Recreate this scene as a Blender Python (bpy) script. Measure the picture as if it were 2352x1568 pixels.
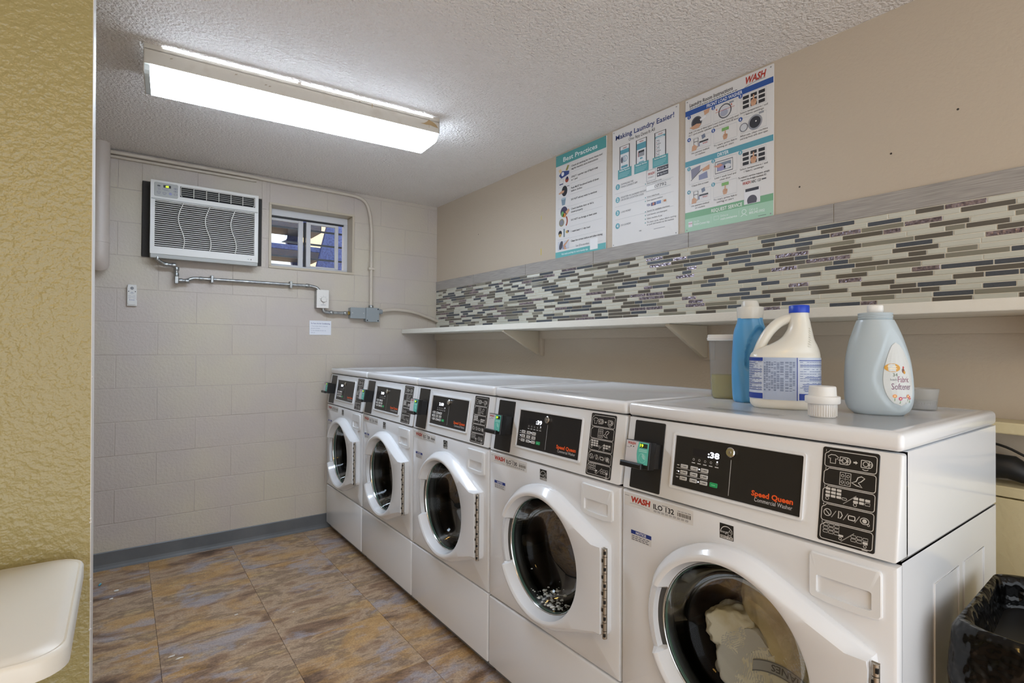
import bpy, bmesh, math, random
from mathutils import Vector, Matrix, noise
for o in list(bpy.data.objects): bpy.data.objects.remove(o)
SC = bpy.context.scene; COL = SC.collection
PI = math.pi
# ------------------------------------------------------------------ camera
cam_data = bpy.data.cameras.new('camera'); cam = bpy.data.objects.new('camera', cam_data); COL.objects.link(cam)
cam_data.sensor_width = 36.0; cam_data.lens = 1221.6 / 2352 * 36; cam_data.clip_start = 0.02
def look(yaw, pitch, roll, loc):
    y, p, r = map(math.radians, (yaw, pitch, roll))
    d = Vector((math.sin(y)*math.cos(p), math.cos(y)*math.cos(p), math.sin(p)))
    r0 = Vector((math.cos(y), -math.sin(y), 0)); u0 = r0.cross(d)
    rr = r0*math.cos(r) + u0*math.sin(r); uu = -r0*math.sin(r) + u0*math.cos(r)
    m = Matrix((rr, uu, -d)).transposed().to_4x4(); m.translation = Vector(loc); return m
cam.matrix_world = look(36.207, 0.545, 0.355, (-2.048, -3.8325, 1.2883))
SC.camera = cam
# ------------------------------------------------------------------ world, sun, exposure
W = bpy.data.worlds.new('world'); SC.world = W; W.use_nodes = True
W.node_tree.nodes['Background'].inputs[0].default_value = (0.88, 0.94, 1.0, 1)
W.node_tree.nodes['Background'].inputs[1].default_value = 1.9
sun_d = bpy.data.lights.new('sun', 'SUN'); sun = bpy.data.objects.new('sun', sun_d); COL.objects.link(sun)
sun_d.energy = 3.0; sun_d.angle = 0.01; sun_d.color = (1, .93, .82)
sun.rotation_euler = (math.radians(38), 0, math.radians(15)); sun.location = (0, 6, 6)
SC.view_settings.view_transform = 'Standard'; SC.view_settings.look = 'None'
SC.view_settings.gamma = 1; SC.view_settings.use_curve_mapping = False
SC.view_settings.exposure = 0.52
TUBE_LIGHT = 19.0      # fluorescent diffuser
WARM_LIGHT = 20.0     # warm ceiling lamp near the entrance
# room dimensions (right wall x=0, back wall y=0, floor z=0)
H = 2.412; XF = -0.879; Y0 = 0.0304; WW = 0.686
# ------------------------------------------------------------------ material helpers
def lin(c):
    f = lambda v: (v/12.92 if v <= .04045 else ((v+.055)/1.055)**2.4)
    return tuple(f(x/255.0) for x in c[:3]) + (1,)
MATS = {}
def mat(name, c, rough=.5, metal=0, bump=None, var=None, spec=.5, coat=0, emit=None, world=True, bump2=None):
    """c sRGB 0-255; bump=(scale,strength,distance[,detail]); var=(scale,c2,lo,hi)"""
    if name in MATS: return MATS[name]
    m = bpy.data.materials.new(name); m.use_nodes = True; N = m.node_tree.nodes; L = m.node_tree.links
    b = N['Principled BSDF']; b.inputs['Base Color'].default_value = lin(c)
    b.inputs['Roughness'].default_value = rough; b.inputs['Metallic'].default_value = metal
    b.inputs['Specular IOR Level'].default_value = spec; b.inputs['Coat Weight'].default_value = coat
    b.inputs['Coat Roughness'].default_value = .05
    if emit: b.inputs['Emission Color'].default_value = lin(emit[0]); b.inputs['Emission Strength'].default_value = emit[1]
    if bump or var:
        if world: src = N.new('ShaderNodeNewGeometry').outputs['Position']
        else: src = N.new('ShaderNodeTexCoord').outputs['Object']
    if var:
        n = N.new('ShaderNodeTexNoise'); n.inputs['Scale'].default_value = var[0]; n.inputs['Detail'].default_value = 5
        L.new(src, n.inputs['Vector']); r = N.new('ShaderNodeValToRGB')
        r.color_ramp.elements[0].position = var[2]; r.color_ramp.elements[1].position = var[3]
        r.color_ramp.elements[0].color = lin(c); r.color_ramp.elements[1].color = lin(var[1])
        L.new(n.outputs['Fac'], r.inputs[0]); L.new(r.outputs[0], b.inputs['Base Color'])
    last = None
    for bp in (bump, bump2):
        if not bp: continue
        n = N.new('ShaderNodeTexNoise'); n.inputs['Scale'].default_value = bp[0]
        n.inputs['Detail'].default_value = bp[3] if len(bp) > 3 else 3
        L.new(src, n.inputs['Vector']); k = N.new('ShaderNodeBump')
        k.inputs['Strength'].default_value = bp[1]; k.inputs['Distance'].default_value = bp[2]
        L.new(n.outputs['Fac'], k.inputs['Height'])
        if last: L.new(last, k.inputs['Normal'])
        last = k.outputs[0]
    if last: L.new(last, b.inputs['Normal'])
    MATS[name] = m; return m
def flat(c, rough=.45):
    return mat('print_%d_%d_%d' % tuple(int(x) for x in c), c, rough)
def emis(name, c, s):
    return mat(name, (10, 10, 10), .4, emit=(c, s))
# ------------------------------------------------------------------ geometry helpers
class B:
    def __init__(s): s.bm = bmesh.new(); s.mi = 0
    def _fin(s, faces):
        for f in faces: f.material_index = s.mi
    def box(s, a, b, bev=0, seg=2):
        lo = [min(p, q) for p, q in zip(a, b)]; hi = [max(p, q) for p, q in zip(a, b)]
        v = [s.bm.verts.new((x, y, z)) for z in (lo[2], hi[2]) for y in (lo[1], hi[1]) for x in (lo[0], hi[0])]
        fs = [s.bm.faces.new([v[i] for i in q]) for q in ((0,2,3,1),(4,5,7,6),(0,1,5,4),(2,6,7,3),(0,4,6,2),(1,3,7,5))]
        s._fin(fs)
        if bev:
            es = {e for f in fs for e in f.edges}
            r = bmesh.ops.bevel(s.bm, geom=list(es), offset=bev, segments=seg, profile=.5, affect='EDGES')
            s._fin(r['faces'])
        return s
    def prism(s, pts, vec, bev=0, seg=2, caponly=False):
        """pts: 3d polygon; extruded by vec"""
        vec = Vector(vec); n = len(pts)
        a = [s.bm.verts.new(p) for p in pts]; b = [s.bm.verts.new(Vector(p)+vec) for p in pts]
        f0 = s.bm.faces.new(a[::-1]); f1 = s.bm.faces.new(b)
        fs = [s.bm.faces.new((a[i], a[(i+1) % n], b[(i+1) % n], b[i])) for i in range(n)]
        s._fin([f0, f1]+fs)
        if bev:
            es = {e for f in ((f1,) if caponly else (f0, f1)) for e in f.edges}
            r = bmesh.ops.bevel(s.bm, geom=list(es), offset=bev, segments=seg, profile=.5, affect='EDGES'); s._fin(r['faces'])
        return s
    def loft(s, rings, closed=True, cap0=True, cap1=True):
        vs = [[s.bm.verts.new(p) for p in r] for r in rings]; n = len(rings[0]); fs = []
        for a, b in zip(vs, vs[1:]):
            for i in range(n if closed else n-1):
                j = (i+1) % n; fs.append(s.bm.faces.new((a[i], a[j], b[j], b[i])))
        if cap0 and closed: fs.append(s.bm.faces.new(vs[0][::-1]))
        if cap1 and closed: fs.append(s.bm.faces.new(vs[-1]))
        s._fin(fs); return s
    def lathe(s, prof, c=(0,0,0), axis='z', n=32, cap0=True, cap1=True):
        rings = []
        for r, h in prof:
            ring = []
            for i in range(n):
                a = 2*PI*i/n; x, y = r*math.cos(a), r*math.sin(a)
                p = {'z': (x, y, h), 'x': (h, x, y), 'y': (y, h, x)}[axis]
                ring.append((c[0]+p[0], c[1]+p[1], c[2]+p[2]))
            rings.append(ring)
        return s.loft(rings, True, cap0, cap1)
    def tube(s, path, r, n=12, cap=True):
        P = [Vector(p) for p in path]; rings = []; up = None
        for i, p in enumerate(P):
            t = (P[min(i+1, len(P)-1)] - P[max(i-1, 0)]).normalized()
            if up is None: up = Vector((0, 0, 1)) if abs(t.z) < .9 else Vector((0, 1, 0))
            a = t.cross(up).normalized(); up = a.cross(t).normalized()
            rr = r[i] if isinstance(r, (list, tuple)) else r
            rings.append([p + a*math.cos(2*PI*k/n)*rr + up*math.sin(2*PI*k/n)*rr for k in range(n)])
        return s.loft(rings, True, cap, cap)
    def obj(s, name, m, parent=None, smooth=None, keep=False):
        bmesh.ops.recalc_face_normals(s.bm, faces=s.bm.faces)
        me = bpy.data.meshes.new(name); s.bm.to_mesh(me); s.bm.free()
        return link(name, me, m, parent, smooth)
def link(name, me, m, parent=None, smooth=None):
    for x in (m if isinstance(m, (list, tuple)) else [m]): me.materials.append(x)
    if smooth is not None:
        me.shade_smooth(); me.set_sharp_from_angle(angle=math.radians(smooth))
    o = bpy.data.objects.new(name, me); COL.objects.link(o)
    if parent: o.parent = parent
    return o
def tag(o, label=None, cat=None, group=None, kind=None):
    if label: o['label'] = label
    if cat: o['category'] = cat
    if group: o['group'] = group
    if kind: o['kind'] = kind
    return o
def thing(name, label, cat, loc=(0,0,0), rz=0, group=None):
    o = bpy.data.objects.new(name, None); COL.objects.link(o); o.empty_display_size = .1
    o.location = loc; o.rotation_euler = (0, 0, rz); return tag(o, label, cat, group)
def struct(o): o['kind'] = 'structure'; return o
def arc(cx, cy, r, a0, a1, n): return [(cx+r*math.cos(math.radians(a0+(a1-a0)*i/n)), cy+r*math.sin(math.radians(a0+(a1-a0)*i/n))) for i in range(n+1)]
def rrect(u0, v0, u1, v1, r, n=4):
    if r <= 0: return [(u0, v0), (u1, v0), (u1, v1), (u0, v1)]
    return arc(u1-r, v0+r, r, -90, 0, n)+arc(u1-r, v1-r, r, 0, 90, n)+arc(u0+r, v1-r, r, 90, 180, n)+arc(u0+r, v0+r, r, 180, 270, n)
def rpath(pts, r, n=5):
    """round the corners of a 3d polyline"""
    P = [Vector(p) for p in pts]; out = [P[0]]
    for a, b, c in zip(P, P[1:], P[2:]):
        d1 = (a-b); d2 = (c-b); k = min(r, d1.length*.49, d2.length*.49); s = b+d1.normalized()*k; e = b+d2.normalized()*k
        for i in range(n+1):
            t = i/n; out.append(s*(1-t)**2 + b*2*t*(1-t) + e*t*t)
    out.append(P[-1]); return out
_TX = {}
def textmesh(s, bold=0):
    k = (s, bold)
    if k not in _TX:
        cu = bpy.data.curves.new('t', 'FONT'); cu.body = s; cu.size = 1; cu.resolution_u = 2; cu.offset = bold; cu.fill_mode = 'FRONT'
        ob = bpy.data.objects.new('t', cu); me = ob.to_mesh()
        v = [(x.co.x, x.co.y) for x in me.vertices]; f = [tuple(p.vertices) for p in me.polygons]
        ob.to_mesh_clear(); bpy.data.objects.remove(ob); bpy.data.curves.remove(cu); _TX[k] = (v, f)
    return _TX[k]
def plane(o, right, up):
    o, right, up = Vector(o), Vector(right), Vector(up); nn = right.cross(up)
    return lambda u, v, h: o + right*u + up*v + nn*h
class P2:
    """flat print laid on a surface: fr(u,v,height) -> point"""
    def __init__(s, fr, base=.0004, step=.0002): s.fr = fr; s.V = []; s.F = []; s.M = []; s.ms = []; s.base = base; s.step = step
    def _m(s, m):
        if not hasattr(m, 'node_tree'): m = flat(m)
        if m not in s.ms: s.ms.append(m)
        return s.ms.index(m)
    def add(s, pts, faces, m, lv):
        k = len(s.V); h = s.base+s.step*lv; i = s._m(m)
        s.V += [s.fr(u, v, h) for u, v in pts]
        for f in faces: s.F.append(tuple(k+x for x in f)); s.M.append(i)
        return s
    def poly(s, pts, m, lv=0): return s.add(pts, [tuple(range(len(pts)))], m, lv)
    def rect(s, u0, v0, u1, v1, m, lv=0, r=0, nu=1):
        u0, u1 = min(u0, u1), max(u0, u1); v0, v1 = min(v0, v1), max(v0, v1)
        if nu == 1: return s.poly(rrect(u0, v0, u1, v1, r), m, lv)
        for i in range(nu): s.poly([(u0+(u1-u0)*i/nu, v0), (u0+(u1-u0)*(i+1)/nu, v0), (u0+(u1-u0)*(i+1)/nu, v1), (u0+(u1-u0)*i/nu, v1)], m, lv)
        return s
    def path(s, pts, w, m, lv=0, closed=False):
        n = len(pts)
        L, R = [], []
        for i, p in enumerate(pts):
            a = pts[(i-1) % n] if (closed or i > 0) else p; b = pts[(i+1) % n] if (closed or i < n-1) else p
            dx, dy = b[0]-a[0], b[1]-a[1]; l = math.hypot(dx, dy) or 1; nx, ny = -dy/l*w/2, dx/l*w/2
            L.append((p[0]+nx, p[1]+ny)); R.append((p[0]-nx, p[1]-ny))
        fs = [(i, n+i, n+(i+1) % n, (i+1) % n) for i in range(n if closed else n-1)]
        return s.add(L+R, fs, m, lv)
    def circ(s, u, v, r, m, lv=0, n=20, ry=None):
        ry = ry or r; return s.poly([(u+r*math.cos(2*PI*i/n), v+ry*math.sin(2*PI*i/n)) for i in range(n)], m, lv)
    def ring(s, u, v, r, w, m, lv=0, n=20, ry=None):
        ry = ry or r; return s.path([(u+r*math.cos(2*PI*i/n), v+ry*math.sin(2*PI*i/n)) for i in range(n)], w, m, lv, True)
    def text(s, t, u, v, h, m, lv=1, align='l', w=None, bold=0, shear=0, rot=0):
        V, F = textmesh(t, bold)
        if not V: return s
        k = h/.69; x0 = min(p[0] for p in V); x1 = max(p[0] for p in V); kx = k if w is None else w/(x1-x0)
        sh = {'l': 0, 'c': -(x1-x0)/2, 'r': -(x1-x0)}[align]; c, sn = math.cos(rot), math.sin(rot)
        pts = []
        for x, y in V:
            X, Y = (x-x0+sh)*kx+shear*y*k, y*k; pts.append((u+X*c-Y*sn, v+X*sn+Y*c))
        return s.add(pts, F, m, lv)
    def obj(s, name, parent=None):
        me = bpy.data.meshes.new(name); me.from_pydata([tuple(p) for p in s.V], [], s.F)
        o = link(name, me, s.ms, parent)
        me.polygons.foreach_set('material_index', s.M); me.update(); return o
def frX(x, y, z): return plane((x, y, z), (0, -1, 0), (0, 0, 1))      # surface facing -x
def frY(x, y, z): return plane((x, y, z), (1, 0, 0), (0, 0, 1))       # surface facing -y
# ------------------------------------------------------------------ room materials
M_CEIL = mat('ceiling_texture_paint', (240, 233, 227), .75, bump=(80, 1.0, .02, 4), bump2=(26, .3, .012, 2))
M_BACK = mat('block_paint', (189, 178, 170), .5, bump=(70, .5, .006, 6), var=(2.2, (196, 186, 168), .4, .65), bump2=(9, .3, .01, 2))
M_MORT = mat('mortar_paint', (188, 177, 168), .6, bump=(60, .5, .006, 5))
M_RIGHT = mat('plaster_paint', (195, 181, 162), .42, bump=(85, .35, .004, 4), bump2=(14, .12, .006, 2))
M_YEL = mat('ochre_wall_paint', (166, 152, 102), .26, bump=(70, .7, .007, 2), bump2=(160, .2, .003, 3))
M_WHT = mat('white_trim_paint', (222, 218, 212), .4, bump=(60, .3, .003))
M_SHELF = mat('shelf_paint', (222, 217, 205), .4, bump=(55, .4, .004, 4))
M_TRIMB = mat('beige_wood_paint', (190, 178, 158), .45, bump=(50, .3, .003))
# ceiling, walls
o = B().box((-3.6, -5.6, H), (.15, .25, H+.12)).obj('ceiling', M_CEIL); struct(o)
o = B().box((0, -5.6, -.05), (.15, .25, H)).obj('wall_right', M_RIGHT); struct(o)
o = B().box((-3.6, -1.98, -.05), (-3.45, .25, H)).obj('wall_left', M_RIGHT); struct(o)
# partition wall on the left with a white corner edge
pw = struct(B().prism([(-3.6, -1.98, -.02), (-2.1088, -1.98, -.02), (-2.1240, -1.98, H), (-3.6, -1.98, H)], (0, .14, 0)).obj('wall_partition', M_YEL))
B().prism([(-2.1100, -1.9805, .001), (-2.107, -1.9805, .001), (-2.1222, -1.9805, H-.001), (-2.1252, -1.9805, H-.001)], (0, .142, 0), .002).obj('corner_bead', M_WHT, pw)
b = B(); random.seed(11)
for i in range(16):
    z = random.uniform(.05, 1.2); r = random.uniform(.0018, .0045)
    b.lathe([(.0005, -r), (r*.7, -r*.6), (r, 0), (r*.7, r*.6), (.0005, r)], (-2.1085-.0063*z, -1.979+random.uniform(-.002, .004), z), 'z', 6)
b.obj('paint_blobs', M_WHT, pw, 60)
o = struct(B().box((-3.75, -5.6, -.05), (-3.6, -1.80, H)).obj('wall_side', M_RIGHT))
p = P2(frX(-.0002, 0, 0))
p.rect(1.325, 1.845, 1.333, 1.885, (206, 186, 96)); p.rect(1.327, 2.06, 1.333, 2.085, (206, 190, 110))
for u, v in ((3.155, 1.935), (2.86, 1.895), (3.33, 2.02), (.62, 2.09)): p.circ(u, v, .0035, (52, 46, 40), 0, 8)
p.obj('wall_marks', bpy.data.objects['wall_right'])
# ---- back wall : mortar slab with two openings + painted concrete blocks
OPEN = [(-1.262, -.688, 1.812, 2.240), (-1.964, -1.310, 1.812, 2.258)]   # window, air conditioner
def split(rects, op):
    out = []
    for x0, x1, z0, z1 in rects:
        a0, a1, c0, c1 = op
        if a1 <= x0 or a0 >= x1 or c1 <= z0 or c0 >= z1: out.append((x0, x1, z0, z1)); continue
        if a0 > x0: out.append((x0, a0, z0, z1))
        if a1 < x1: out.append((a1, x1, z0, z1))
        m0, m1 = max(a0, x0), min(a1, x1)
        if c0 > z0: out.append((m0, m1, z0, c0))
        if c1 < z1: out.append((m0, m1, c1, z1))
    return out
rects = [(-3.6, .1, -.05, H)]
for op in OPEN: rects = split(rects, op)
b = B()
for x0, x1, z0, z1 in rects: b.box((x0, .0022, z0), (x1, .2, z1))
wb = struct(b.obj('wall_back', M_MORT))
random.seed(3)
zc = .059-.194; row = 0
while zc < H:
    z0, z1 = max(zc, 0), min(zc+.194, H)
    x = -.08 - (.2 if row % 2 else 0); edges = [0.0]
    while x > -3.45: edges.append(x); x -= .4
    edges.append(-3.45)
    for xa, xb in zip(edges, edges[1:]):
        rs = [(xb+.0012, xa-.0012, z0+.0012, z1-.0012)]
        for op in OPEN: rs = split(rs, op)
        for r in rs:
            if r[1]-r[0] < .02 or r[3]-r[2] < .015 or r[1] < -2.75: continue
            j = random.uniform(0, .0008)
            B().box((r[0], j, r[2]), (r[1], .03, r[3]), .0022, 1).obj('block', M_BACK, wb)
    zc += .194; row += 1
# ---- floor with vinyl slate tiles
def slate():
    m = bpy.data.materials.new('slate_vinyl'); m.use_nodes = True; N = m.node_tree.nodes; L = m.node_tree.links; b = N['Principled BSDF']
    g = N.new('ShaderNodeNewGeometry'); oi = N.new('ShaderNodeObjectInfo')
    mu = N.new('ShaderNodeMath'); mu.operation = 'MULTIPLY'; mu.inputs[1].default_value = 37; L.new(oi.outputs['Random'], mu.inputs[0])
    cb = N.new('ShaderNodeCombineXYZ'); L.new(mu.outputs[0], cb.inputs[0]); L.new(mu.outputs[0], cb.inputs[2])
    ad = N.new('ShaderNodeVectorMath'); ad.operation = 'ADD'; L.new(g.outputs['Position'], ad.inputs[0]); L.new(cb.outputs[0], ad.inputs[1])
    mp = N.new('ShaderNodeMapping'); mp.inputs['Rotation'].default_value = (0, 0, -.45); mp.inputs['Scale'].default_value = (1.7, 3.9, 1)
    L.new(ad.outputs[0], mp.inputs[0])
    def nz(sc, det, dist, src=mp.outputs[0]):
        n = N.new('ShaderNodeTexNoise'); n.inputs['Scale'].default_value = sc; n.inputs['Detail'].default_value = det
        n.inputs['Distortion'].default_value = dist; n.inputs['Roughness'].default_value = .66; L.new(src, n.inputs['Vector']); return n
    def ramp(src, st):
        r = N.new('ShaderNodeValToRGB'); e = r.color_ramp.elements
        while len(e) < len(st): e.new(.5)
        for k, (p, c) in enumerate(st): e[k].position = p; e[k].color = lin(c)
        L.new(src, r.inputs[0]); return r.outputs[0]
    def mix(f, a, c, t='MIX'):
        x = N.new('ShaderNodeMix'); x.data_type = 'RGBA'; x.blend_type = t
        if isinstance(f, float): x.inputs[0].default_value = f
        else: L.new(f, x.inputs[0])
        L.new(a, x.inputs[6]); L.new(c, x.inputs[7]); return x.outputs[2]
    n1 = nz(1.7, 14, .35)
    base = ramp(n1.outputs['Fac'], [(.34, (104, 80, 62)), (.43, (162, 130, 104)), (.5, (200, 172, 142)), (.56, (146, 120, 98)), (.64, (208, 180, 138)), (.74, (126, 100, 82))])
    n2 = nz(.85, 3, .6, ad.outputs[0]); mp2 = N.new('ShaderNodeMapping'); mp2.inputs['Location'].default_value = (5, 3, 9); mp2.inputs['Scale'].default_value = (1.2, 2.4, 1); mp2.inputs['Rotation'].default_value = (0, 0, -.5)
    L.new(ad.outputs[0], mp2.inputs[0]); n3 = nz(1.5, 9, .5, mp2.outputs[0]); n4 = nz(1.9, 9, .4, mp2.outputs[0]); n4.inputs['Scale'].default_value = 2.3
    och = N.new('ShaderNodeRGB'); och.outputs[0].default_value = lin((214, 166, 96)); gry = N.new('ShaderNodeRGB'); gry.outputs[0].default_value = lin((176, 176, 190))
    wh = (255, 255, 255); bk = (0, 0, 0)
    f1 = ramp(n3.outputs['Fac'], [(.51, bk), (.59, (200, 200, 200))]); f2 = ramp(n4.outputs['Fac'], [(.39, (200, 200, 200)), (.46, bk)])
    c = mix(f1, base, och.outputs[0]); c = mix(f2, c, gry.outputs[0])
    n5 = nz(130, 4, 0, g.outputs['Position']); sp = ramp(n5.outputs['Fac'], [(.35, (150, 150, 150)), (.65, (255, 255, 255))])
    c = mix(.5, c, sp, 'MULTIPLY')
    L.new(c, b.inputs['Base Color']); b.inputs['Roughness'].default_value = .42; b.inputs['Specular IOR Level'].default_value = .4
    k = N.new('ShaderNodeBump'); k.inputs['Strength'].default_value = .25; k.inputs['Distance'].default_value = .004; L.new(n1.outputs['Fac'], k.inputs['Height']); L.new(k.outputs[0], b.inputs['Normal'])
    return m
M_SLATE = slate()
M_SUB = mat('dark_joint', (62, 50, 42), .8)
fl = struct(B().box((-3.6, -5.6, -.1), (.1, .2, -.002)).obj('floor', M_SUB))
TX, TY = .44, .46
me = None
for i in range(-1, 6):
    for j in range(0, 11):
        x1 = -.592-.44*i+0.0; x0 = x1-TX
        y1 = -.02-TY*j; y0 = y1-TY
        if j == 0: pass
        if x0 > -.2: continue
        if me is None:
            bb = B(); bb.box((-TX/2+.0006, -TY/2+.0006, -.004), (TX/2-.0006, TY/2-.0006, 0), .0008, 1)
            t = bb.obj('floor_tile', M_SLATE, fl); me = t.data
        else:
            t = bpy.data.objects.new('floor_tile', me); COL.objects.link(t); t.parent = fl
        t.location = ((x0+x1)/2, (y0+y1)/2, 0)
# strip of tiles cut along the back wall
me2 = None
for i in range(-1, 6):
    x1 = -.592-.44*i; x0 = x1-TX
    if me2 is None:
        bb = B(); bb.box((-TX/2+.0006, -.0094, -.004), (TX/2-.0006, .0094, 0), .0008, 1); t = bb.obj('floor_tile', M_SLATE, fl); me2 = t.data
    else: t = bpy.data.objects.new('floor_tile', me2); COL.objects.link(t); t.parent = fl
    t.location = ((x0+x1)/2, -.0100, 0)
# grey cove base along the back wall
M_COVE = mat('grey_vinyl', (100, 102, 104), .4, bump=(40, .2, .002), var=(6, (88, 91, 94), .4, .7))
pts = [(0, -.0005, .0005), (0, -.016, .0005), (0, -.013, .008), (0, -.008, .016), (0, -.006, .03), (0, -.006, .096), (0, -.003, .1), (0, -.0005, .1)]
struct(B().prism([(-3.44, y, z) for _, y, z in pts], (3.42, 0, 0)).obj('baseboard_back', M_COVE))
# boxed utility chase with ledge along the right wall behind the washers
M_LEDGE = mat('ledge_paint', (214, 200, 160), .4, bump=(50, .4, .004))
struct(B().box((-.098, -5.4, .0), (-.0005, -.02, .882), .003).box((-.1, -5.4, .886), (-.0005, -.02, .915), .003).obj('trim_1', M_LEDGE))
struct(B().box((-.105, -5.4, 1.058), (-.0005, -.02, 1.09), .004).obj('trim_2', M_LEDGE))
M_BLKP = mat('black_plastic', (18, 18, 19), .35)
M_RUB = mat('black_rubber', (24, 24, 25), .5)
hp = [(-.05, -3.50+.26*math.cos(a*.35)*.0+.012*a, .985+.0*a) for a in range(2)]
o = B().tube([(-.06, -3.36, .935), (-.058, -3.40, .95), (-.056, -3.43, .962), (-.055, -3.46, .962), (-.055, -3.49, .947), (-.055, -3.52, .937), (-.055, -3.62, .935)], [.014, .03, .034, .033, .026, .014, .012], 14).obj('drain_hose', M_RUB, None, 50)
tag(o, 'fat black drain hose lying in the slot under the yellow ledge', 'hose')
o = B().tube(rpath([(-.04, -3.30, 1.03), (-.04, -3.44, 1.02), (-.04, -3.50, .985), (-.04, -3.75, .93)], .05), .0035, 8).obj('power_cable', M_RUB, None, 50)
tag(o, 'thin black cable sagging under the yellow ledge', 'cable')
# ------------------------------------------------------------------ window, view outside
M_ALU = mat('aluminium', (190, 190, 190), .35, .8)
M_ALUW = mat('white_aluminium', (205, 205, 208), .35)
M_BLK = mat('black_gasket', (25, 25, 28), .5)
def glassmat(name, tint, refl=1.0, rough=.0):
    m = bpy.data.materials.new(name); m.use_nodes = True; N = m.node_tree.nodes; L = m.node_tree.links; N.remove(N['Principled BSDF'])
    t = N.new('ShaderNodeBsdfTransparent'); t.inputs[0].default_value = tint+(1,)
    g = N.new('ShaderNodeBsdfGlossy'); g.inputs['Roughness'].default_value = rough
    f = N.new('ShaderNodeFresnel'); f.inputs[0].default_value = 1.5; mu = N.new('ShaderNodeMath'); mu.operation = 'MULTIPLY'; mu.inputs[1].default_value = refl
    L.new(f.outputs[0], mu.inputs[0]); x = N.new('ShaderNodeMixShader'); L.new(mu.outputs[0], x.inputs[0]); L.new(t.outputs[0], x.inputs[1]); L.new(g.outputs[0], x.inputs[2])
    L.new(x.outputs[0], N['Material Output'].inputs[0]); return m
M_PANE = glassmat('window_glass', (.9, .93, .95))
win = struct(thing('window_1', None, None, (0, 0, 0)))
b = B()   # painted wooden reveal boards
b.box((-1.266, -.006, 1.806), (-.684, .15, 1.822), .002).box((-1.266, -.006, 2.232), (-.684, .15, 2.246), .002)
b.box((-1.266, -.006, 1.822), (-1.250, .15, 2.232), .002).box((-.700, -.006, 1.822), (-.684, .15, 2.232), .002)
b.obj('reveal', M_TRIMB, win)
b = B()   # outer aluminium frame
b.box((-1.25, .10, 1.822), (-.70, .15, 1.846), .002).box((-1.25, .10, 2.186), (-.70, .15, 2.232), .002)
b.box((-1.25, .10, 1.846), (-1.238, .15, 2.186), .002).box((-.725, .10, 1.846), (-.70, .15, 2.186), .002)
b.obj('window_frame', M_ALUW, win)
b = B(); b.box((-1.238, .118, 2.176), (-.725, .132, 2.188)).box((-1.238, .135, 1.84), (-.725, .139, 1.85)); b.obj('track', M_BLK, win)
b = B()   # left sash
b.box((-1.238, .130, 1.846), (-1.228, .146, 2.18)).box((-1.228, .130, 2.160), (-1.03, .146, 2.180)).box((-1.228, .130, 1.846), (-1.03, .146, 1.856)).box((-1.043, .126, 1.846), (-1.012, .148, 2.186), .002)
b.obj('sash', M_ALUW, win); B().box((-1.228, .137, 1.856), (-1.043, .140, 2.160)).obj('pane', M_PANE, win)
b = B()   # right sliding sash
b.box((-.994, .108, 1.848), (-.964, .126, 2.172), .002).box((-.789, .108, 1.848), (-.765, .126, 2.172), .002).box((-.964, .108, 2.156), (-.789, .126, 2.172)).box((-.964, .108, 1.848), (-.789, .126, 1.858))
b.obj('sash', M_ALUW, win); B().box((-.964, .116, 1.858), (-.789, .119, 2.156)).obj('pane', M_PANE, win)
B().box((-1.010, .122, 1.85), (-.995, .126, 2.17)).obj('gasket_strip', M_BLK, win)
M_BAR = mat('grey_bar_paint', (92, 98, 108), .4)
sb = thing('window_bars', 'grey horizontal security bars outside the small window', 'window bars', (-.98, .26, 1.8))
for z in (.133, .241, .344): B().box((-.31, -.006, z-.007), (.31, .006, z+.007), .002).obj('bar', M_BAR, sb)
for x in (-.31, .31): B().box((x-.008, -.05, .02), (x+.008, .006, .44), .002).obj('post', M_BAR, sb)
# exterior stair and neighbouring house
M_TREAD = mat('dark_stair_paint', (58, 52, 58), .6, bump=(150, .6, .004), var=(60, (44, 46, 66), .4, .6))
M_STR = mat('blue_stair_paint', (62, 78, 132), .6, bump=(160, .6, .004), var=(70, (42, 54, 104), .4, .6))
st = thing('outdoor_stair', 'dark blue outdoor stair seen through the small window', 'stair', (-.9, 1.0, 0))
for k in range(7):
    z = 1.56+.235*k; B().box((-.75, -.12+.0*k, z), (.24, .18, z+.062), .004).obj('tread', M_TREAD, st)
    B().box((-.75, -.122, z+.062), (.24, -.10, z+.105), .003).obj('nosing', M_STR, st)
b = B(); b.prism([(.08, -.16, 1.50), (.30, -.16, 1.50), (.56, -.16, 2.42), (.56, -.16, 2.75), (.38, -.16, 2.75)], (0, .05, 0)); b.obj('stringer', M_STR, st)
b = B(); b.prism([(.20, .16, 1.50), (.36, .16, 1.50), (.12, .16, 2.36), (-.02, .16, 2.36)], (0, .05, 0)); b.obj('stringer', M_STR, st)
B().box((-.73, .1, 0), (-.67, .16, 3.2)).obj('post', M_STR, st); B().box((.58, -.02, 0), (.64, .04, 3.2)).obj('post', M_STR, st)
M_HOUSE = mat('sunlit_stucco', (226, 190, 150), .8, bump=(40, .4, .01)); M_HTRIM = mat('house_trim', (235, 230, 220), .6); M_HGL = mat('house_window', (196, 200, 196), .2)
ho = thing('neighbour_house', 'sunlit peach stucco house far outside the window', 'house', (0, 4.2, 0))
B().box((-2.5, 0, 0), (4.5, .3, 5.0)).obj('wall', M_HOUSE, ho)
for x0, z0, z1 in ((-.75, 2.15, 2.85), (.9, 2.0, 2.7), (2.4, 2.0, 2.7)):
    f = B().box((x0-.08, -.05, z0-.08), (x0+.78, .01, z1+.08), .01).obj('window', M_HTRIM, ho); B().box((x0, -.06, z0), (x0+.7, -.049, z1)).obj('pane', M_HGL, f)
struct(B().box((-8, .25, -.3), (10, 12, -.05)).obj('ground', mat('concrete', (170, 165, 155), .8)))
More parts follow.
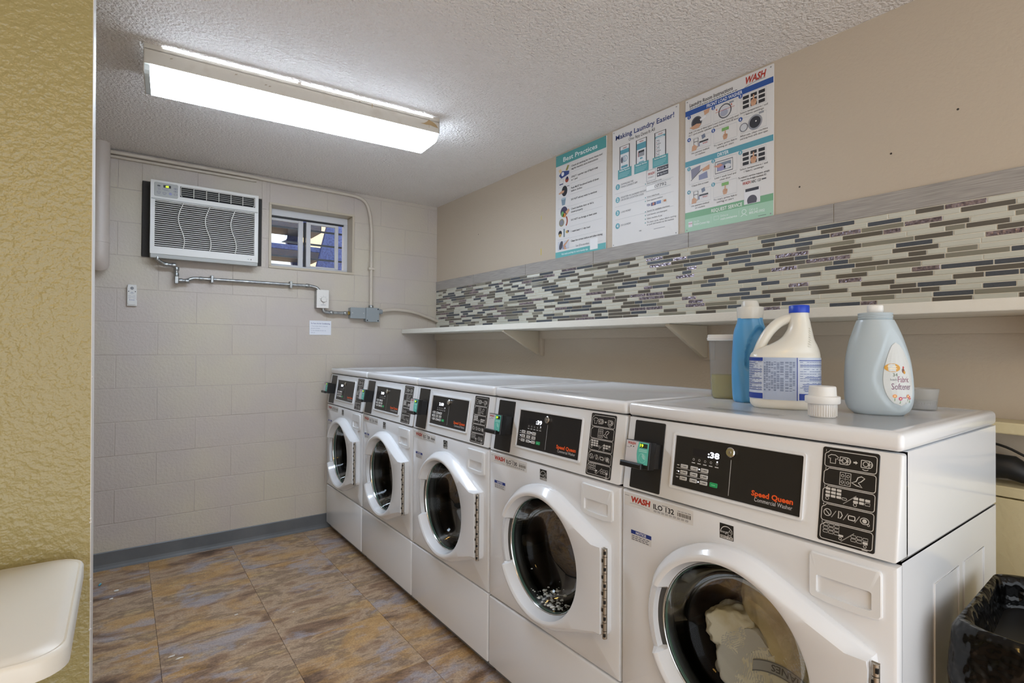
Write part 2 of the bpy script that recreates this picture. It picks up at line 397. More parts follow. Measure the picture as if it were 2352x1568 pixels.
# ------------------------------------------------------------------ air conditioner
M_ACW = mat('ac_plastic', (218, 216, 211), .35); M_ACD = mat('ac_dark', (22, 22, 24), .7); M_ACG = mat('ac_grey_metal', (168, 168, 164), .4)
M_FOAM = mat('dark_foam', (62, 60, 58), .9, bump=(90, .5, .004))
ac = thing('air_conditioner', 'white through-wall air conditioner with louvred grille and green display', 'air conditioner', (-1.926, -.09, 1.80))
AW, AH = .578, .452      # front face
b = B(); b.box((-.036, .078, .008), (.0, .30, .45)).box((.592, .078, .012), (.612, .30, .45)).box((-.036, .086, .446), (.612, .30, .456)); b.obj('foam_seal', M_FOAM, ac)
B().box((0, .0345, 0.012), (AW+.006, .40, .45), .003).obj('sleeve', M_ACG, ac)
# front moulding made as a frame around the grille, the outlet and the control panel
def frame_rects(outer, holes):
    r = [outer]
    for h in holes: r = split(r, h)
    return r
holes = [(.022, .556, .064, .336), (.146, .558, .372, .436)]
b = B()
for x0, x1, z0, z1 in frame_rects((0, AW, .02, AH), holes): b.box((x0, 0, z0), (x1, .034, z1))
bmesh.ops.remove_doubles(b.bm, verts=b.bm.verts, dist=1e-5); b.obj('front_panel', M_ACW, ac)
B().box((.004, -.004, .34), (AW-.004, .001, .346), .001).obj('panel_seam', M_ACG, ac)
B().box((.002, .004, -.004), (AW, .05, .022), .003).obj('bottom_lip', M_ACG, ac)
B().box((.018, .026, .06), (.56, .033, .34)).obj('grille_back', M_ACD, ac)
sl = None; ns = 22
for k in range(ns):
    z = .066 + (.336-.066)*(k+.5)/ns
    if sl is None:
        o = B().prism([(.02, .002, -.001), (.02, .010, .0046), (.02, .014, .0046), (.02, .010, -.0022), (.02, .002, -.0022)], (.538, 0, 0)).obj('slat', M_ACW, ac); sl = o.data
    else: o = bpy.data.objects.new('slat', sl); COL.objects.link(o); o.parent = ac
    o.location = (0, 0, z)
for k in range(3):
    x = .155+.14*k; pts = [(x+.016*math.sin(2*PI*t/20*1.0+.6), -.002, .062+.276*t/20) for t in range(21)]
    B().tube(pts, .003, 6).obj('wavy_rib', M_ACW, ac, 60)
B().box((.142, .028, .368), (.562, .033, .44)).obj('outlet_back', M_ACD, ac)
b = B(); b.tube([(x, .0, z) for x, z in rrect(.150, .376, .554, .432, .008)+[(.158, .376)]], .0022, 6)
for z in (.387, .398, .41, .421): b.tube([(.15, .006, z), (.554, .006, z)], .0013, 5)
for k in range(1, 6): x = .15+.404*k/6; b.tube([(x, .001, .376), (x, .001, .432)], .002, 6)
b.obj('outlet_louvre', M_ACW, ac, 60)
cp = B().prism([(u, 0, v) for u, v in rrect(.018, .358, .136, .44, .008)], (0, -.003, 0), .001).obj('control_panel', M_ACG, ac)
p = P2(plane((0, -.003, 0), (1, 0, 0), (0, 0, 1)))
p.rect(.062, .412, .100, .428, (20, 24, 18), 0, .002); p.text('68', .081, .4145, .011, emis('ac_digits', (190, 240, 40), 2.0), 1, 'c', bold=.02)
p.circ(.040, .420, .0085, (60, 62, 66), 0, 16, .004)
for q in ((.123, .414), (.123, .398), (.123, .38), (.040, .382), (.068, .380)):
    p.ring(q[0], q[1], .009, .0012, (70, 72, 110), 0, 16, .0045)
p.poly([(.1195, .4125), (.1265, .4125), (.123, .4165)], (60, 62, 110)); p.poly([(.1195, .3995), (.123, .3955), (.1265, .3995)], (60, 62, 110))
p.circ(.098, .380, .0075, (72, 74, 150)); p.ring(.098, .380, .0055, .0008, (220, 222, 240), 1); p.text('GE', .098, .3775, .005, (230, 232, 245), 2, 'c')
for u, v, w in ((.040, .410, .016), (.042, .402, .014), (.042, .396, .012), (.070, .402, .03), (.078, .396, .028), (.040, .372, .014), (.068, .370, .012)): p.rect(u-w/2, v, u+w/2, v+.002, (120, 122, 140))
p.obj('control_print', cp)
p = P2(plane((0, 0, 0), (1, 0, 0), (0, 0, 1))); p.text('GE', .516, .033, .006, (120, 120, 125)); p.text('4', .533, .031, .009, (30, 30, 32), bold=.02); p.obj('badge_print', ac)
# remote in wall holder
M_RMT = mat('remote_plastic', (214, 212, 208), .35)
rm = thing('remote_control', 'small white remote control mounted on the back wall under the pipe', 'remote control', (-2.007, -.001, 1.518))
B().prism([(u, 0, v) for u, v in [(-.020, 0), (.020, 0), (.022, .03), (.023, .095), (.020, .118), (-.020, .118), (-.023, .095), (-.022, .03)]], (0, -.018, 0), .003).obj('body', M_RMT, rm)
B().box((-.024, -.014, -.006), (.024, .0, .03), .002).obj('holder', M_RMT, rm)
p = P2(frY(0, -.018, 0)); p.circ(0, .097, .0085, (45, 45, 48)); p.ring(0, .097, .006, .001, (210, 210, 212), 1); p.text('GE', 0, .0945, .0055, (215, 215, 218), 2, 'c')
for u in (-.016, .016): p.circ(u, .078, .0028, (40, 40, 42))
p.rect(-.006, .068, .006, .074, (170, 172, 180), 0, .001); p.path(arc(0, .078, .014, 215, 325, 8), .001, (150, 152, 165))
for k, (u, v) in enumerate(((-.011, .052), (.011, .052), (-.011, .041), (.011, .041), (0, .046))): p.ring(u, v, .005, .0008, (140, 142, 165), 0, 12, .003)
for k in range(3): p.rect(-.013+.009*k, .026, -.006+.009*k, .031, (165, 166, 185))
p.obj('button_print', rm)
# ------------------------------------------------------------------ pipes and conduits
M_PIPE = mat('painted_pipe', (192, 180, 170), .4, bump=(45, .4, .004))
dp = thing('drain_pipe', 'thick painted drain pipe dropping from the ceiling in the corner', 'pipe', (-2.162, -.092, 0))
B().lathe([(.048, 1.89), (.048, H)], (0, 0, 0), 'z', 28).obj('pipe', M_PIPE, dp, 50)
B().lathe([(.048, 1.852), (.0515, 1.853), (.0515, 1.889), (.048, 1.89)], (0, 0, 0), 'z', 28).obj('coupling', M_PIPE, dp, 50)
pts = [(0, 0, 1.853), (0, 0, 1.80)] + [(0, .09-.09*math.cos(math.radians(a)), 1.80-.09*math.sin(math.radians(a))) for a in range(10, 60, 10)]
B().tube(pts, .0495, 28).obj('elbow', M_PIPE, dp, 50)
M_CON = mat('painted_conduit', (196, 185, 170), .4, bump=(60, .2, .003))
M_GALV = mat('galvanised_steel', (150, 152, 152), .35, .85, var=(60, (175, 176, 174), .4, .6)); M_GBOX = mat('grey_box_paint', (142, 148, 150), .4, bump=(70, .2, .002))
cd = thing('painted_conduit', 'long beige conduit running under the ceiling and down past the window', 'conduit', (0, 0, 0))
pa = rpath([(-3.2, -.016, 2.392), (-1.42, -.016, 2.392), (-1.25, -.016, 2.386), (-.80, -.016, 2.386), (-.6, -.018, 2.378), (-.560, -.02, 2.20), (-.560, -.02, 1.575)], .11, 7)
B().tube(pa, .012, 12).obj('tube', M_CON, cd, 50)
B().tube([(-3.2, -.014, 2.366), (-1.35, -.014, 2.368)], .009, 10).obj('lower_tube', M_CON, cd, 50)
for z in (1.86,): B().box((-.582, -.034, z-.01), (-.538, -.0005, z+.01), .004).obj('strap', M_CON, cd)
c2 = thing('flexible_conduit', 'beige conduit bowing from the square grey box to the tiled wall', 'conduit', (0, 0, 0))
B().tube(rpath([(-.50, -.035, 1.545), (-.40, -.035, 1.565), (-.25, -.035, 1.560), (-.12, -.035, 1.525), (-.006, -.03, 1.487)], .1, 6), .0125, 12).obj('tube', M_CON, c2, 50)
B().lathe([(.0145, 0), (.018, .004), (.018, .03), (.0145, .034)], (-.512, -.035, 1.543), 'x', 16).obj('connector', M_GBOX, c2, 50)
gp = thing('galvanised_conduit', 'bare metal conduit with elbows from the air conditioner to the timer switch', 'conduit', (0, 0, 0))
pa = rpath([(-1.89, -.075, 1.7955), (-1.885, -.075, 1.785), (-1.855, -.06, 1.765), (-1.80, -.045, 1.765), (-1.79, -.04, 1.735), (-1.79, -.04, 1.70), (-1.79, -.04, 1.676), (-1.77, -.04, 1.676), (-1.74, -.035, 1.676), (-1.705, -.03, 1.697), (-1.0, -.03, 1.700), (-.955, -.035, 1.690), (-.938, -.04, 1.662)], .02, 4)
B().tube(pa, .0105, 12).obj('tube', M_GALV, gp, 50)
for i, (c, ax, r) in enumerate((((-1.889, -.075, 1.795), 'z', .0125), ((-1.845, -.058, 1.765), 'x', .014), ((-1.805, -.048, 1.765), 'x', .014), ((-1.79, -.04, 1.745), 'z', .015), ((-1.79, -.04, 1.71), 'z', .014), ((-1.768, -.04, 1.676), 'x', .014), ((-1.735, -.036, 1.676), 'x', .014), ((-1.66, -.03, 1.697), 'x', .0125), ((-1.02, -.03, 1.70), 'x', .0135))):
    B().lathe([(r*.9, -.011), (r, -.008), (r, .008), (r*.9, .011)], c, ax, 14).obj('fitting', M_GALV, gp, 50)
B().box((-1.80, -.056, 1.655), (-1.78, -.024, 1.70), .003).obj('elbow_body', M_GALV, gp)
for x in (-1.60, -1.13): B().box((x-.008, -.045, 1.675), (x+.008, -.0005, 1.722), .003).obj('strap', M_GALV, gp)
gq = thing('short_conduit', 'short metal conduit between the timer switch and the grey boxes', 'conduit', (0, 0, 0))
B().tube(rpath([(-.915, -.035, 1.552), (-.912, -.035, 1.525), (-.86, -.035, 1.520), (-.735, -.035, 1.523)], .03, 5), .011, 12).obj('tube', M_GALV, gq, 50)
for x in (-.855, -.757): B().lathe([(.012, -.012), (.0145, -.009), (.0145, .009), (.012, .012)], (x, -.035, 1.521), 'x', 12).obj('fitting', M_GALV, gq, 50)
B().lathe([(.0135, 0), (.0135, .014)], (-.741, -.035, 1.523), 'x', 6).obj('lock_nut', mat('brass', (190, 160, 80), .3, .9), gq)
jb = thing('junction_box', 'rectangular grey steel box with two screws beside the square box', 'electrical box', (-.668, -.002, 1.525))
B().box((-.056, -.048, -.038), (.054, 0, .038), .002).obj('body', M_GBOX, jb); B().box((-.057, -.052, -.0395), (.055, -.048, .0395), .001).obj('cover', M_GBOX, jb)
for x in (-.043, .04): B().lathe([(.0045, -.0535), (.0045, -.052)], (x, 0, 0), 'y', 10).obj('screw', M_ALU, jb)
jc = thing('junction_box', 'square grey steel box where the beige conduit ends', 'electrical box', (-.56, -.002, 1.515))
B().box((-.05, -.05, -.05), (.05, 0, .052), .006).obj('body', M_GBOX, jc); B().box((-.051, -.055, -.051), (.051, -.05, .053), .002).obj('cover', M_GBOX, jc)
for x, z in ((-.041, -.041), (.041, -.041), (.041, .043)): B().lathe([(.005, -.0565), (.005, -.055)], (x, 0, z), 'y', 8).obj('screw', M_BLK, jc)
B().lathe([(.015, .05), (.018, .053), (.018, .07), (.014, .074)], (0, -.02, 0), 'z', 14).obj('connector', M_GALV, jc, 50)
ts = thing('timer_switch', 'white wall timer switch with round dial on a grey box', 'switch', (-.924, -.002, 1.612))
B().box((-.042, -.052, -.064), (.04, 0, .064), .003).obj('back_box', M_GALV, ts); B().box((-.042, -.060, -.064), (.042, -.052, .064), .003).obj('plate', M_WHT, ts)
B().lathe([(.017, -.074), (.0185, -.071), (.0185, -.060)], (.003, 0, -.004), 'y', 24).obj('dial', M_WHT, ts, 40)
p = P2(frY(0, -.060, 0))
p.path(arc(.003, -.004, .0195, 150, 390, 24), .0016, (70, 70, 74))
for a in range(-30, 211, 40): p.circ(.003+.026*math.cos(math.radians(a)), -.004+.026*math.sin(math.radians(a)), .0013, (60, 60, 64))
p.rect(-.001, -.034, .007, -.031, (110, 110, 115)); p.rect(-.014, -.044, .02, -.040, (170, 170, 174)); p.obj('dial_print', ts)
sg = thing('paper_sign', 'small white paper sign about air conditioning below the timer switch', 'sign', (-.922, 0, 1.412))
B().box((-.075, -.003, -.05), (.075, -.0003, .05), .0005).obj('card', mat('sign_paper', (224, 226, 232), .4), sg)
p = P2(frY(0, -.003, 0)); p.text('To Turn On Air Conditioning', 0, .026, .0085, (88, 92, 140), 0, 'c', w=.132, bold=.02)
for t, v in (('1. Turn timer dial to desired', .008), ('     amount of time', -.007), ('2. Use remote to turn on', -.022), ('     unit on', -.037)): p.text(t, -.066, v, .007, (130, 134, 160), 0, w=None)
p.obj('sign_print', sg)
# ------------------------------------------------------------------ fluorescent ceiling fixture
M_HOUS = mat('fixture_paint', (196, 190, 180), .5, bump=(20, .15, .003), var=(18, (186, 178, 166), .55, .75))
M_LENS = emis('lit_diffuser', (218, 235, 255), TUBE_LIGHT)
fx = thing('ceiling_light', 'long fluorescent ceiling light with glowing white diffuser and chipped side', 'ceiling light', (-1.389, -1.347, H), math.radians(-3.45))
b = B(); L2 = .602; W2 = .121
b.box((-L2, -W2, -.074), (L2, -W2+.003, -.006)).box((-L2, W2-.003, -.074), (L2, W2, -.006)).box((-L2, -W2, -.108), (-L2+.003, W2, -.004)).box((L2-.003, -W2, -.074), (L2, W2, -.004))
b.box((-L2, -W2, -.022), (L2, W2, -.018)); b.obj('housing', M_HOUS, fx)
b = B(); b.box((-L2, -W2, -.006), (-L2+.06, -W2+.003, .0)).box((-.06, -W2, -.006), (-.045, -W2+.003, 0)).box((L2-.035, -W2, -.006), (L2, -W2+.003, 0)); b.obj('mounting_tab', M_HOUS, fx)
prof = [(-W2+.006, -.07), (-W2+.005, -.082), (-W2+.010, -.096), (-W2+.022, -.106), (-W2+.04, -.109), (W2-.04, -.109), (W2-.022, -.106), (W2-.010, -.096), (W2-.005, -.082), (W2-.006, -.07)]
b = B(); b.loft([[(x, y, z) for y, z in prof] for x in (-L2+.02, L2-.006)], True); b.obj('diffuser', M_LENS, fx)
M_CLIP = mat('clear_plastic', (215, 225, 228), .2); b = B()
b.loft([[(x, y, z) for y, z in prof] for x in (-L2+.003, -L2+.02)], True); b.obj('end_cap', M_CLIP, fx)
B().box((-L2+.07, -W2+.012, -.017), (L2-.07, -W2+.03, -.010)).obj('tube_glow', emis('tube_glow', (222, 238, 255), 70.0), fx)
p = P2(plane((0, -W2, 0), (1, 0, 0), (0, 0, 1)))
p.poly([(.50, -.044), (.52, -.040), (.535, -.030), (.545, -.018), (.552, -.022), (.565, -.024), (.585, -.036), (.596, -.050), (.57, -.047), (.555, -.044), (.53, -.046)], (168, 142, 104))
p.rect(.5455, -.058, .547, -.046, (150, 124, 84))
for u, v in ((-.19, -.050), (-.175, -.052), (-.3, -.038), (.2, -.02), (-.52, -.04)): p.poly([(u, v), (u+.008, v+.002), (u+.012, v+.006), (u+.003, v+.005)], (150, 138, 118))
p.rect(.262, -.03, .2645, -.012, (170, 142, 84)); p.obj('paint_chips', fx)
# warm lamp on the ceiling over the entrance, behind the photographer
wl = thing('ceiling_lamp', 'round warm ceiling lamp over the entrance behind the viewpoint', 'ceiling lamp', (-2.55, -4.05, H))
B().lathe([(.17, -.03), (.175, -.02), (.175, 0)], (0, 0, 0), 'z', 32).obj('base', M_WHT, wl, 40)
B().lathe([(.0005, -.115), (.06, -.11), (.11, -.095), (.145, -.07), (.16, -.03)], (0, 0, 0), 'z', 32).obj('glass_dome', emis('warm_glow', (255, 206, 118), WARM_LIGHT), wl, 60)
# ------------------------------------------------------------------ tiled backsplash
def glossy_tile(name, c, rough, **k): return mat(name, c, rough, **k)
TM = [mat('cream_glass_tile', (206, 204, 193), .12, coat=.4, var=(1.3, (198, 198, 184), .35, .65)),
      mat('taupe_glass_tile', (98, 93, 85), .12, coat=.4),
      mat('slate_tile', (76, 81, 88), .3, bump=(220, .6, .002, 4), var=(160, (74, 79, 86), .4, .6)),
      mat('lilac_metal_tile', (172, 160, 168), .25, .75, bump=(110, .8, .003, 2), var=(90, (120, 110, 118), .4, .6)),
      mat('grey_glass_tile', (136, 132, 118), .12, coat=.4)]
M_GROUT = mat('grout', (222, 215, 198), .8, bump=(160, .4, .001))
bs = thing('tile_backsplash', 'long mosaic tile backsplash of cream taupe and slate strips above the shelf', 'backsplash', (0, 0, 0))
B().box((-.0050, -3.80, 1.417), (-.0003, -.002, 1.806)).obj('grout_bed', M_GROUT, bs)
random.seed(21)
ZB0, RH, NR = 1.418, .01668, 19
allt = []
for r in range(NR):
    z0 = ZB0+RH*r+.0015; z1 = ZB0+RH*(r+1)-.0015
    y = -.003; first = True; prev = -1
    while y > -3.79:
        L = random.choice((.05, .075, .1, .1, .125, .15))
        if first: L *= random.uniform(.3, 1); first = False
        y1 = max(y-L, -3.796)
        while True:
            k = random.choices((0, 1, 2, 3, 4), (.44, .24, .15, .08, .09))[0]
            if k != prev or random.random() < .35: break
        prev = k
        if y-y1 > .012: allt.append((y-.0015, y1+.0015, z0, z1, k))
        y = y1
vis = [t for t in allt if t[1] > -3.56]
def sz(t):
    yy = (t[0]+t[1])/2; d = math.hypot(yy+3.83, 2.05); return (t[0]-t[1])/(d**2.5)
vis.sort(key=sz, reverse=True); big = set(vis[:300])
cache = {}; rest = [B() for _ in TM]
for t in allt:
    y0, y1, z0, z1, k = t; th = (.0072, .0072, .0064, .0068, .0072)[k]
    if t in big:
        key = (round(y0-y1, 3), k)
        if key not in cache:
            l = (y0-y1)/2; h = (z1-z0)/2
            o = B().box((-th, -l, -h), (-.0035, l, h), .0009, 1).obj('mosaic_tile', TM[k], bs); cache[key] = o.data
        else: o = bpy.data.objects.new('mosaic_tile', cache[key]); COL.objects.link(o); o.parent = bs
        o.location = (0, (y0+y1)/2, (z0+z1)/2)
    else: rest[k].box((-th, y1, z0), (-.0035, y0, z1))
for k, b in enumerate(rest): b.mi = 0
allb = bmesh.new()
V = []; F = []; MI = []
for k, b in enumerate(rest):
    b.bm.verts.index_update(); n = len(V); V += [v.co.copy() for v in b.bm.verts]
    for f in b.bm.faces: F.append([n+v.index for v in f.verts]); MI.append(k)
    b.bm.free()
me = bpy.data.meshes.new('small_mosaic_tiles'); me.from_pydata(V, [], F); o = link('small_mosaic_tiles', me, TM, bs); me.polygons.foreach_set('material_index', MI); o['kind'] = 'stuff'
def plankmat():
    m = bpy.data.materials.new('brushed_border'); m.use_nodes = True; N = m.node_tree.nodes; L = m.node_tree.links; b = N['Principled BSDF']
    g = N.new('ShaderNodeNewGeometry'); mp = N.new('ShaderNodeMapping'); mp.inputs['Scale'].default_value = (1, 9, 420); L.new(g.outputs['Position'], mp.inputs[0])
    n = N.new('ShaderNodeTexNoise'); n.inputs['Scale'].default_value = 1; n.inputs['Detail'].default_value = 3; L.new(mp.outputs[0], n.inputs[0])
    r = N.new('ShaderNodeValToRGB'); r.color_ramp.elements[0].position = .35; r.color_ramp.elements[1].position = .65; r.color_ramp.elements[0].color = lin((144, 139, 134)); r.color_ramp.elements[1].color = lin((176, 170, 163))
    L.new(n.outputs[0], r.inputs[0]); L.new(r.outputs[0], b.inputs['Base Color']); b.inputs['Roughness'].default_value = .4; return m
M_PLANK = plankmat()
ed = [-.002, -.571, -1.184, -1.781, -2.379, -2.982, -3.585, -3.796]
for y0, y1 in zip(ed, ed[1:]): B().box((-.009, y1+.0012, 1.7365), (-.0035, y0-.0012, 1.8055), .0008, 1).obj('border_tile', M_PLANK, bs)
# ------------------------------------------------------------------ shelf
sh = thing('wall_shelf', 'long white painted wall shelf on triangular brackets below the tiles', 'shelf', (0, 0, 0))
B().box((-.305, -5.0, 1.384), (-.0005, -.003, 1.416), .003).obj('board', M_SHELF, sh)
B().box((-.022, -5.0, 1.335), (-.0005, -.003, 1.384), .002).obj('cleat', M_RIGHT, sh)
for y in (-1.335, -2.478, -3.62):
    B().prism([(-.025, y+.01, 1.383), (-.025, y+.01, 1.245), (-.045, y+.01, 1.245), (-.285, y+.01, 1.375), (-.285, y+.01, 1.383)], (0, -.02, 0), .002).obj('bracket', M_TRIMB, sh)
    B().box((-.025, y-.03, 1.235), (-.0005, y+.012, 1.336), .002).obj('bracket_block', M_RIGHT, sh)
# ------------------------------------------------------------------ posters
WHT = (226, 224, 222); TEAL = (84, 160, 160); NAVY = (38, 60, 122); INK = (44, 44, 50); GRY = (130, 132, 138); SKIN = (206, 160, 128); RED = (176, 52, 36); LB = (92, 160, 178)
def poster(name, label, y0, y1, z0, z1, face, tilt=0):
    t = thing(name, label, 'poster', (0, y0, z0))
    w, h = y0-y1, z1-z0
    B().prism([(-.0005, -u, v) for u, v in ((0, 0), (w, 0), (w, h), (0, h))], (-.0055, 0, 0)).obj('board', mat(name+'_board', face, .4), t)
    base = frX(-.0060, 0, 0)
    p = P2(lambda u, v, k: base(u*w, (1-v)*h, k)); p.w = w; p.h = h; return t, p
class Q:   # v runs down in 0..1, text sizes in fraction of height
    def __init__(s, t, p): s.t, s.p = t, p; s.asp = p.h/p.w
    def rect(s, u0, v0, u1, v1, m, lv=0): s.p.poly([(u0, v1), (u1, v1), (u1, v0), (u0, v0)], m, lv)
    def text(s, tx, u, v, hh, m, lv=2, align='l', w=None, bold=0, shear=0):
        V, F = textmesh(tx, bold); k = hh/.69; x0 = min(a for a, _ in V); x1 = max(a for a, _ in V); kx = k*s.asp if w is None else w/(x1-x0)
        sh = {'l': 0, 'c': -(x1-x0)/2, 'r': -(x1-x0)}[align]
        s.p.add([(u+(x-x0+sh)*kx+shear*y*k*s.asp, v-y*k) for x, y in V], F, m, lv)
    def circ(s, u, v, r, m, lv=1, n=20): s.p.poly([(u+r*math.cos(2*PI*i/n), v-r/s.asp*math.sin(2*PI*i/n)) for i in range(n)], m, lv)
    def ell(s, u, v, rx, ry, m, lv=1, n=18, rot=0): s.p.poly([(u+rx*math.cos(a)*math.cos(rot)-ry*math.sin(a)*math.sin(rot), v-(rx*math.cos(a)*math.sin(rot)+ry*math.sin(a)*math.cos(rot))/s.asp) for a in [2*PI*i/n for i in range(n)]], m, lv)
    def ring(s, u, v, r, w, m, lv=2, n=22): s.path([(u+r*math.cos(2*PI*i/n), v+r/s.asp*math.sin(2*PI*i/n)) for i in range(n)], w, m, lv, True)
    def path(s, pts, w, m, lv=2, closed=False):
        pp = [(a, -b*s.asp) for a, b in pts]; k = len(s.p.V); base = s.p.fr; n0 = P2(lambda u, v, h: (u, v, h)); n0.path(pp, w, m, lv, closed)
        s.p.add([(a, -b/s.asp) for a, b, _ in n0.V], n0.F, m, lv)
    def poly(s, pts, m, lv=1):
        a = sum(p[0]*q[1]-q[0]*p[1] for p, q in zip(pts, pts[1:]+pts[:1]))
        s.p.poly(pts[::-1] if a > 0 else pts, m, lv)
    def box(s, u0, v0, u1, v1, w, m, lv=1): s.path([(u0, v0), (u1, v0), (u1, v1), (u0, v1)], w, m, lv, True)
    def hand(s, u, v, k=1.0, lv=3):   # pointing hand
        s.poly([(u-.03*k, v+.075*k), (u-.045*k, v+.035*k), (u-.03*k, v+.012*k), (u-.012*k, v+.012*k), (u-.008*k, v-.03*k), (u+.008*k, v-.03*k), (u+.01*k, v+.012*k), (u+.045*k, v+.022*k), (u+.04*k, v+.05*k), (u+.025*k, v+.075*k)], SKIN, lv)
        for d in (-.006, .01, .024): s.path([(u+d*k, v+.018*k), (u+(d+.004)*k, v+.04*k)], .004*k, (150, 100, 74), lv+1)
    def done(s):
        for u in (.025, .975):
            for v in (.018, .985): s.circ(u, v, .008, (150, 150, 150), 4)
        return s.p.obj('poster_print', s.t)
# poster 1
q = Q(*poster('best_practices_poster', 'teal-headed Best Practices poster, the narrow one nearest the back wall', -1.470, -1.872, 1.806, 2.402, WHT))
q.rect(0, 0, 1, .105, TEAL); q.text('Best Practices', .16, .078, .042, (236, 240, 240), bold=.014, w=.68)
rows = [(.145, ['Check all clothing for loose items and', 'tag for laundry care instructions']), (.25, ['ONLY 1 quarter cup of liquid soap', 'or 1 pod']), (.355, ['Pods MUST be placed inside of drum', 'before clothes']), (.465, ['DO NOT add any water to machines']), (.555, ['Check machine door or lid is', 'closed properly']), (.66, ['DO NOT use foreign or bent coins']), (.768, ['1 wash load = 1 dry load']), (.860, ['Clean lint screen before and after drying'])]
for v, ls in rows:
    for k, l in enumerate(ls): q.text(l, .33, v+.012+.028*k, .0165, INK, bold=.012, w=min(.61, .0158*len(l)))
    q.rect(.31, v+.062, .94, v+.0635, (180, 182, 184)); q.box(.05, v-.035, .30, v+.06, .003, (196, 200, 206), 0)
q.poly([(.07, .20), (.14, .165), (.29, .185), (.28, .215), (.12, .235)], (52, 74, 138), 2); q.poly([(.06, .15), (.10, .135), (.16, .19), (.12, .21)], (226, 200, 150), 1); q.poly([(.21, .17), (.25, .125), (.29, .13), (.25, .175)], (150, 146, 84), 2); q.circ(.15, .195, .03, (230, 230, 236), 3)
q.rect(.08, .285, .16, .296, (66, 66, 126)); q.box(.08, .24, .16, .29, .004, GRY); q.circ(.24, .265, .036, (168, 74, 52), 2); q.circ(.245, .25, .024, (50, 46, 84), 3)
q.ell(.19, .365, .06, .075, (44, 44, 50), 2); q.poly([(.06, .375), (.13, .355), (.19, .36), (.17, .38), (.08, .385)], SKIN, 3); q.rect(.24, .325, .29, .33, INK)
q.poly([(.12, .435), (.22, .435), (.20, .50), (.14, .50)], (128, 150, 166), 2); q.ell(.17, .436, .05, .014, (170, 190, 200), 3)
q.circ(.18, .565, .075, (70, 66, 92), 1); q.ell(.15, .585, .03, .04, (110, 168, 96), 2); q.ell(.19, .60, .035, .03, (204, 134, 60), 2); q.poly([(.21, .57), (.28, .545), (.30, .565), (.25, .60)], SKIN, 3)
q.circ(.13, .665, .055, (150, 140, 96), 1); q.circ(.13, .665, .042, (134, 136, 146), 2); q.path(arc(.20, .66, .05, -60, 60, 8), .024, (160, 76, 54), 2)
q.circ(.10, .765, .038, (44, 44, 48), 1); q.ell(.10, .785, .03, .025, (196, 168, 110), 2); q.rect(.17, .73, .20, .81, (120, 140, 146)); q.ell(.255, .765, .035, .022, (190, 160, 90), 2); q.circ(.275, .762, .014, (60, 64, 120), 3)
q.rect(.05, .845, .29, .93, (206, 208, 214)); q.ell(.12, .885, .035, .065, (84, 86, 96), 2, rot=-.4); q.poly([(.17, .885), (.28, .84), (.285, .85), (.2, .90), (.24, .93), (.19, .93)], SKIN, 3); q.ell(.18, .905, .045, .03, (150, 152, 176), 2)
q.rect(0, .945, 1, 1, (104, 178, 178)); q.text('Visit wash.com/help for more laundry tips', .13, .98, .017, (238, 244, 244), bold=.01, w=.54); q.text('Scan QR to see videos', .43, .928, .02, (120, 122, 126), w=.26)
q.rect(.71, .885, .855, .985, (236, 236, 236), 3); q.done()
# poster 2
q = Q(*poster('app_poster', 'white Making Laundry Easier poster with three phone drawings', -1.917, -2.322, 1.805, 2.405, WHT))
q.text('Making Laundry Easier!', .055, .088, .040, NAVY, bold=.014, w=.89); q.text('One App Does It All', .27, .134, .025, INK, w=.40)
for k, (u, t) in enumerate(((.205, 'Mobile Payment'), (.47, 'Request Service'), (.75, 'Machine Availability'))):
    q.box(u-.078, .158, u+.078, .42, .012, (40, 42, 48), 2); q.rect(u-.07, .165, u+.07, .36, (228, 230, 232), 1); q.text('WASH', u, .182, .010, RED, 3, 'c', bold=.02, shear=.2)
    q.rect(u-.07, .19, u+.07, (.225, .24, .205)[k], LB, 3)
    if k == 0: q.circ(u-.02, .272, .042, (196, 200, 210), 3); q.ring(u+.01, .27, .035, .006, LB, 4); q.ell(u-.045, .275, .015, .04, (70, 70, 90), 4); q.rect(u-.055, .325, u+.05, .345, LB, 3)
    if k == 1: q.rect(u-.045, .252, u+.045, .268, INK, 3); q.rect(u-.045, .268, u+.045, .30, (150, 152, 158), 3); q.rect(u-.05, .262, u-.042, .30, (190, 100, 80), 4); q.rect(u-.02, .31, u+.02, .322, LB, 3); q.rect(u-.04, .342, u+.04, .350, LB, 3)
    if k == 2:
        q.rect(u-.06, .197, u+.05, .203, (230, 234, 236), 4)
        for r in range(5): q.rect(u-.055, .222+.028*r, u-.01+.02*(r % 2), .226+.028*r, (90, 92, 98), 3); q.ring(u-.02, .238+.028*r, .010, .003, GRY, 3); q.circ(u-.05, .238+.028*r, .006, (170, 120, 110), 3)
    q.rect(u-.108, .352, u+.112, .432, (80, 158, 164), 4); q.text(t, u, .371, .013, (236, 242, 242), 5, 'c', bold=.015, w=.17)
    for r in range(4): q.rect(u-.09, .384+.0105*r, u+(.09, .085, .075, .05)[r], .3875+.0105*r, (150, 200, 204), 5)
q.box(.55, .438, .685, .525, .006, (150, 152, 158), 1); q.text('WASH', .617, .478, .02, RED, 2, 'c', bold=.014, shear=.2, w=.10); q.text('CONNECT', .617, .502, .010, GRY, 2, 'c', w=.085)
for v, t in ((.436, 'Google Play'), (.478, 'App Store')): q.rect(.705, v, .865, v+.033, (66, 64, 72), 1); q.text(t, .745, v+.023, .014, (214, 214, 218), 2, w=.105); q.circ(.725, v+.017, .011, (214, 214, 218), 2)
